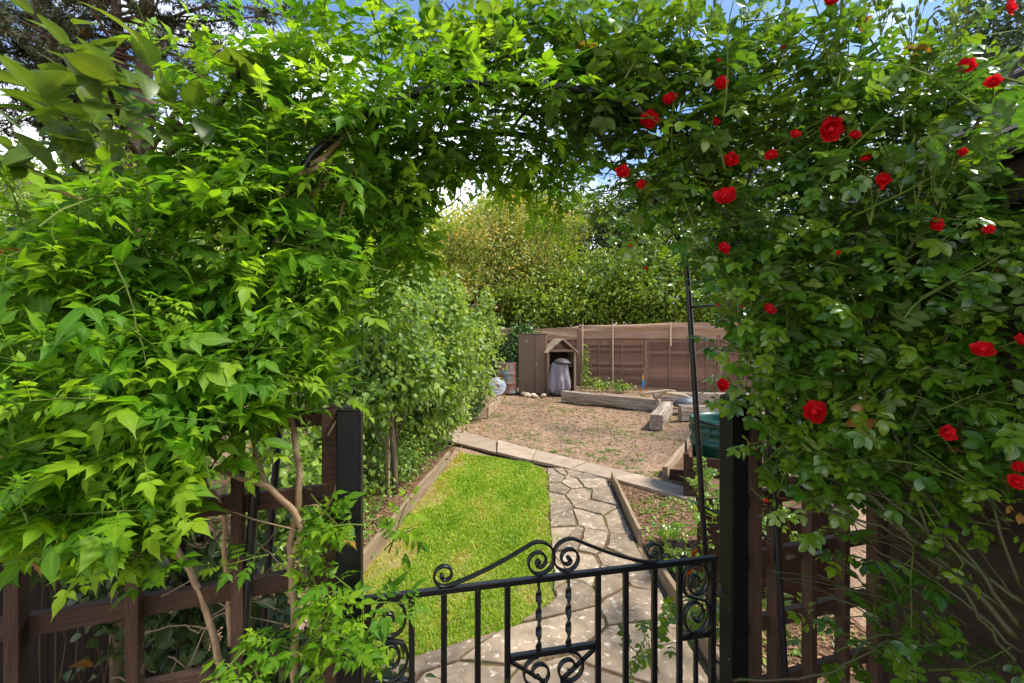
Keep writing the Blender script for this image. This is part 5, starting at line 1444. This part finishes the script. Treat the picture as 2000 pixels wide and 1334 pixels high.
def build_rose():
    r = random.Random(29)
    root = thing('climbing_rose', 'climbing rose with dark glossy leaves and red flowers on the right', 'climber', (0, 0, 0))
    fo = Foliage(T_ROSE); st = MB()
    B0 = [(1240, 230, 90, 80, 24), (1190, 290, 60, 60, 12), (1230, 370, 60, 60, 12), (1340, 140, 110, 80, 22), (1350, 290, 110, 100, 30), (1480, 170, 130, 90, 26), (1490, 310, 140, 110, 34), (1640, 200, 130, 90, 26), (1640, 340, 140, 110, 32), (1780, 210, 110, 80, 16), (1790, 350, 110, 90, 18), (1910, 400, 80, 80, 14), (1940, 270, 60, 60, 4), (1850, 190, 70, 60, 6), (1960, 500, 50, 60, 6),
          (1330, 370, 70, 50, 13), (1440, 470, 90, 100, 28), (1560, 520, 120, 110, 34), (1710, 530, 120, 110, 30), (1850, 540, 110, 90, 18), (1940, 610, 60, 80, 8),
          (1490, 630, 70, 80, 20), (1590, 690, 100, 90, 28), (1720, 710, 120, 100, 28), (1850, 740, 110, 90, 20), (1500, 750, 50, 50, 10), (1590, 830, 100, 60, 18), (1730, 870, 110, 70, 17), (1870, 890, 90, 70, 14), (1950, 840, 50, 90, 6),
          (1570, 920, 70, 20, 5), (1660, 950, 80, 40, 6), (1800, 980, 90, 40, 5), (1700, 1110, 80, 50, 2), (1640, 1060, 50, 40, 2), (1850, 1120, 90, 50, 2), (1760, 1240, 90, 40, 4), (1880, 1290, 80, 30, 3), (1650, 1300, 40, 20, 1)]
    B = [(px, py, rose_d(px, py) + .10, rx, ry, .13, n) for px, py, rx, ry, n in B0]
    shoots(fo, st, B, r, seg=.036, n_node=(4, 7), size=(.082, .130), toward=.45, grav=.05, tint=.46, tipglow=.4, opposite=False, stem_r=.0018, size_fall=.35)
    # inner, darker layer further back
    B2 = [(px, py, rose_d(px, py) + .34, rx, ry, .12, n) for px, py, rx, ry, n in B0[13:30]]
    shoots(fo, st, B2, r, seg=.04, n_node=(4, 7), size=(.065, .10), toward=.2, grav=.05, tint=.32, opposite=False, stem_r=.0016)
    # larger leaves over the crown of the arch
    T = [(1230, 205, 1.38, 70, 30, .05, 6), (1330, 250, 1.36, 50, 30, .04, 3), (900, 130, 1.38, 140, 80, .14, 13), (1040, 130, 1.44, 130, 90, .14, 16), (1160, 150, 1.5, 100, 100, .14, 16), (1000, 60, 1.4, 200, 60, .12, 13), (1230, 80, 1.46, 120, 70, .14, 14), (1100, 190, 1.5, 80, 50, .12, 5)]
    shoots(fo, st, T, r, seg=.05, n_node=(3, 6), size=(.11, .165), toward=.4, grav=.06, tint=.58, opposite=False, stem_r=.002)
    # upright and arching young shoots against the sky
    U = [(1340, 60, 1.4, 120, 50, .12, 9), (1500, 60, 1.32, 120, 50, .12, 10), (1660, 60, 1.22, 120, 50, .1, 8), (1820, 110, 1.1, 110, 60, .1, 7), (1080, 30, 1.45, 120, 30, .1, 6), (1750, 260, 1.15, 120, 80, .08, 3)]
    shoots(fo, st, U, r, seg=.05, n_node=(5, 9), size=(.075, .12), lead=(.25, -.05, .9), toward=.05, grav=.02, tint=.62, opposite=False, stem_r=.0022)
    low = [(1200, 520, 1.95, 40, 40, .05, 5), (1260, 450, 1.95, 50, 40, .06, 8), (1180, 400, 1.8, 50, 50, .06, 8), (1300, 540, 2.05, 40, 40, .06, 6), (1400, 560, 2.0, 40, 40, .05, 7), (1375, 960, 2.5, 40, 50, .15, 12), (1340, 1040, 2.3, 50, 40, .2, 10), (1380, 1180, 1.75, 40, 80, .1, 7), (1290, 1230, 1.7, 40, 60, .1, 5), (1240, 1250, 1.6, 20, 40, .05, 2), (1500, 1180, 1.8, 40, 80, .1, 6), (1480, 1010, 2.2, 60, 40, .15, 8)]
    shoots(fo, st, low, r, seg=.035, n_node=(3, 6), size=(.06, .10), toward=.2, grav=.03, tint=.75, opposite=False)
    var, pos, rot, s, t = fo.arrays()
    # flowers sit at the outside of the bush with no leaf across them
    ctr = pos + rot[:, :, 0] * (s * .5)[:, None]
    lx, ly, ldp = proj(ctr)
    keep = np.ones(len(var), bool)
    for px, py, sz in FLOWERS:
        d = rose_d(px, py) - .04
        keep &= ~((np.hypot(lx - px, ly - py) < sz * .55 + 14) & (ldp < d + .03))
    fo.prune(keep)
    # canes
    canes = [([(1990, 1250), (1880, 1130), (1760, 1030), (1640, 900), (1560, 760), (1500, 600), (1440, 450), (1380, 380)], .008), ([(2000, 1180), (1840, 1060), (1720, 960), (1620, 830), (1560, 700)], .006), ([(1995, 1230), (1900, 1100), (1800, 960), (1740, 820), (1700, 650), (1690, 480), (1720, 330), (1800, 180)], .006),
             ([(1990, 1210), (1850, 1110), (1720, 1030), (1600, 1000), (1480, 1010)], .0045), ([(1985, 1300), (1900, 1180), (1820, 1060), (1780, 900), (1800, 760), (1880, 600), (1960, 480)], .005), ([(1640, 880), (1630, 740), (1640, 640), (1760, 560), (1900, 500)], .0045),
             ([(1500, 600), (1600, 420), (1680, 280), (1760, 150), (1830, 20)], .0045), ([(1440, 450), (1480, 300), (1560, 150), (1640, 10)], .0042), ([(1560, 700), (1640, 640), (1700, 600)], .004), ([(1430, 1330), (1560, 1325), (1650, 1300), (1740, 1250)], .004), ([(1700, 650), (1800, 440), (1900, 250), (2000, 110)], .0055),
             ([(1995, 1150), (1930, 960), (1880, 830), (1850, 700)], .004), ([(1990, 1270), (1850, 1150), (1740, 1090), (1690, 1060)], .004), ([(1380, 380), (1330, 300), (1260, 260), (1180, 240), (1080, 230)], .006)]
    cn = MB()
    for pts, rad in canes:
        q = smooth_pts([P(x, y, rose_d(x, y) + .07) for x, y in pts], 5, .003, r)
        put('cane', MB().tube(q, [rad * (1.1 - .55 * i / len(q)) for i in range(len(q))], 7).mesh('cane', True), M_['cane'], root)
    for _ in range(46):
        x0, y0 = r.uniform(1700, 1990), r.uniform(960, 1300); d0 = rose_d(x0, y0) + r.uniform(.0, .18)
        a = P(x0, y0, d0); b = P(x0 - r.uniform(60, 240), y0 - r.uniform(20, 150), d0 + r.uniform(-.03, .15))
        cn.tube(smooth_pts([a, lerp(a, b, .5) + np.array([0, 0, r.gauss(.02, .02)]), b], 4, .002, r), [.0022 * (1 - .05 * i) for i in range(9)], 5)
    put('side_canes', cn.mesh('side_canes', True), M_['cane'], root)['kind'] = 'stuff'
    put('shoot_stems', st.mesh('shoot_stems'), M_['green_stem'], root)['kind'] = 'stuff'
    fo.finish(root, M_['rose_leaf'], 300)
    # petals
    def petal(cup, w=1.0, n=5, m=5):
        V = []; T = []
        for i in range(n + 1):
            f = i / n; ww = w * math.sin(PI * min(1, .12 + f * .80)) ** .7 * (.55 + .45 * f)
            for j in range(m + 1):
                g = j / m * 2 - 1
                V.append((f * (1 - .10 * g * g) * math.cos(cup * f * .9), g * ww * .5, f * math.sin(cup * f * .9) * .9 + .16 * g * g * ww * cup + .03 * math.sin(g * 5 + f * 4)))
        for i in range(n):
            for j in range(m):
                a = i * (m + 1) + j; T += [(a, a + m + 1, a + m + 2), (a, a + m + 2, a + 1)]
        return tri_mesh('petal', V, T)
    pm = [petal(.55, 1.05), petal(.95, .95), petal(1.3, .85), petal(1.6, .7)]
    for x in pm: x.materials.append(M_['petal'])
    base = MB().lathe([(.0008, -.012), (.004, -.010), (.005, -.003), (.003, .001)], 8)
    for k in range(5):
        a = 2 * PI * k / 5; base.add([(.003 * math.cos(a - .5), .003 * math.sin(a - .5), -.003), (.003 * math.cos(a + .5), .003 * math.sin(a + .5), -.003), (.02 * math.cos(a), .02 * math.sin(a), -.007)], [(0, 1, 2)])
    base.tube([(0, 0, -.01), (.004, .002, -.05), (.006, .01, -.10)], [.0014, .0014, .0016], 5)
    bme = base.mesh('flower')
    bud = MB().lathe([(.001, 0), (.006, .004), (.0075, .010), (.005, .018), (.001, .024)], 8).mesh('flower_heart', True)
    for px, py, sz in FLOWERS:
        d = rose_d(px, py) - .03; R0 = sz / 2 / FPX * d * 1.22
        p = P(px, py, d)
        ax = nrm(np.array([-p[0] * .35 + r.gauss(0, .35), -1.0 + r.gauss(0, .2), .42 + r.gauss(0, .28)]))
        q = Vector(ax).to_track_quat('Z', 'Y').to_matrix() @ Matrix.Rotation(r.uniform(0, 6), 3, 'Z')
        fl = put('flower', bme, M_['green_stem'], root, M=Matrix.Translation(Vector(p)) @ q.to_4x4())
        small = sz < 17
        rings = ([(3, 1.0, 5, 0), (2, .85, 4, .5)] if small else [(0, 1.0, 6, 0), (1, .88, 6, .5), (1, .70, 5, .2), (2, .58, 5, .6), (3, .42, 4, .1)])
        for mi, sc, n, ph in rings:
            for k in range(n):
                a = 2 * PI * (k + ph) / n + r.uniform(-.15, .15); s_ = R0 * sc * r.uniform(.9, 1.08)
                Mx = Matrix.Rotation(a, 4, 'Z') @ Matrix.Rotation(r.uniform(-.15, .12), 4, 'Y') @ Matrix.Diagonal((s_, s_, s_, 1))
                put('petal', pm[mi], None, fl, M=Mx)
        put('flower_heart', bud, M_['petal'], fl, M=Matrix.Diagonal((R0 / .03, R0 / .03, R0 / .04, 1)))
    # slim pointed buds on branched sprays against the sky
    bd = MB().lathe([(.0006, -.004), (.003, 0), (.0042, .006), (.003, .014), (.0006, .024)], 6).mesh('bud', True)
    sp = MB()
    for (px, py) in ((1340, 40), (1390, 20), (1450, 30), (1530, 40), (1660, 40), (1720, 30), (1780, 60), (1860, 60), (1760, 330), (1820, 300), (1790, 380), (900, 30), (1000, 20), (1120, 10), (1240, 30), (1640, 30), (1700, 400), (1830, 360)):
        o = P(px, py + 40, rose_d(max(px, 1150), py) - .02)
        for k in range(r.randint(5, 9)):
            d = nrm(np.array([r.gauss(.12, .28), r.gauss(0, .2), 1.0])); l = r.uniform(.04, .11); e = o + d * l
            sp.tube([o, lerp(o, e, .5) + np.array([r.gauss(0, .004), 0, 0]), e], [.0013, .0010, .0008], 4, cap=False)
            put('bud', bd, M_['green_stem'], root, M=Matrix.Translation(Vector(e)) @ Vector(d).to_track_quat('Z', 'Y').to_matrix().to_4x4())
    put('bud_sprays', sp.mesh('bud_sprays'), M_['green_stem'], root)['kind'] = 'stuff'
    # a fallen bloom on the paving
build_rose()

def build_magnolia():
    r = random.Random(41)
    root = thing('magnolia_tree', 'small tree with very large pale green leaves at upper left', 'tree', (0, 0, 0))
    fo = Foliage(T_ROUND)
    br = MB()
    base = G(232, 1060, 0) if False else np.array([-1.48, 1.72, 0.0])
    tr = [base, P(232, 600, 1.75), P(255, 500, 1.72), P(262, 430, 1.7), P(280, 320, 1.6), P(300, 200, 1.5)]
    br.tube(smooth_pts(tr, 4, .003, r), [.034 * (1 - .55 * i / 21) for i in range(21)], 9)
    limbs = [[P(238, 590, 1.74), P(200, 555, 1.7), P(160, 535, 1.66)], [P(258, 490, 1.72), P(300, 495, 1.7), P(330, 480, 1.68)], [P(262, 430, 1.7), P(180, 300, 1.45), P(110, 210, 1.25)], [P(280, 320, 1.6), P(340, 220, 1.45), P(380, 160, 1.35)], [P(275, 350, 1.6), P(120, 350, 1.3), P(30, 310, 1.1)], [P(180, 300, 1.45), P(190, 190, 1.3), P(165, 110, 1.2)], [P(262, 420, 1.7), P(150, 450, 1.45), P(60, 480, 1.25)]]
    limbs += [[P(280, 330, 1.5), P(240, 250, 1.2), P(215, 180, 1.0)], [P(275, 340, 1.5), P(330, 300, 1.2), P(350, 240, 1.05)], [P(262, 400, 1.6), P(150, 330, 1.15), P(120, 250, .98)], [P(275, 350, 1.5), P(430, 200, 1.2), P(470, 130, 1.1)]]
    ends = []
    for l in limbs:
        q = smooth_pts(l, 4, .003, r); br.tube(q, [.011 * (1 - .6 * i / len(q)) for i in range(len(q))], 7)
        for k, n in ((len(q) - 1, 10), (len(q) * 3 // 4, 7), (len(q) // 2, 6)): ends += [(q[k], nrm(q[-1] - q[0]), n)]
    for e, d, n in ends:
        for k in range(n):
            a = 2 * PI * k / n + r.uniform(-.3, .3)
            s = nrm(np.cross(d, [.3, .2, 1])); u = np.cross(d, s)
            ld = nrm(s * math.cos(a) + u * math.sin(a) * .6 + d * r.uniform(.3, 1) + np.array([0, -.1, .12]))
            fo.leaf(e + np.array([r.gauss(0, .04), r.gauss(0, .04), r.gauss(0, .04)]), ld, nrm(np.array([r.gauss(0, .35), -.2 + r.gauss(0, .3), 1])), r.uniform(.055, .105), .45 + r.gauss(0, .2))
    put('trunk', br.mesh('trunk', True), M_['brown_stem'], root)
    fo.finish(root, M_['big_leaf'], 300, rest='foliage')
build_magnolia()
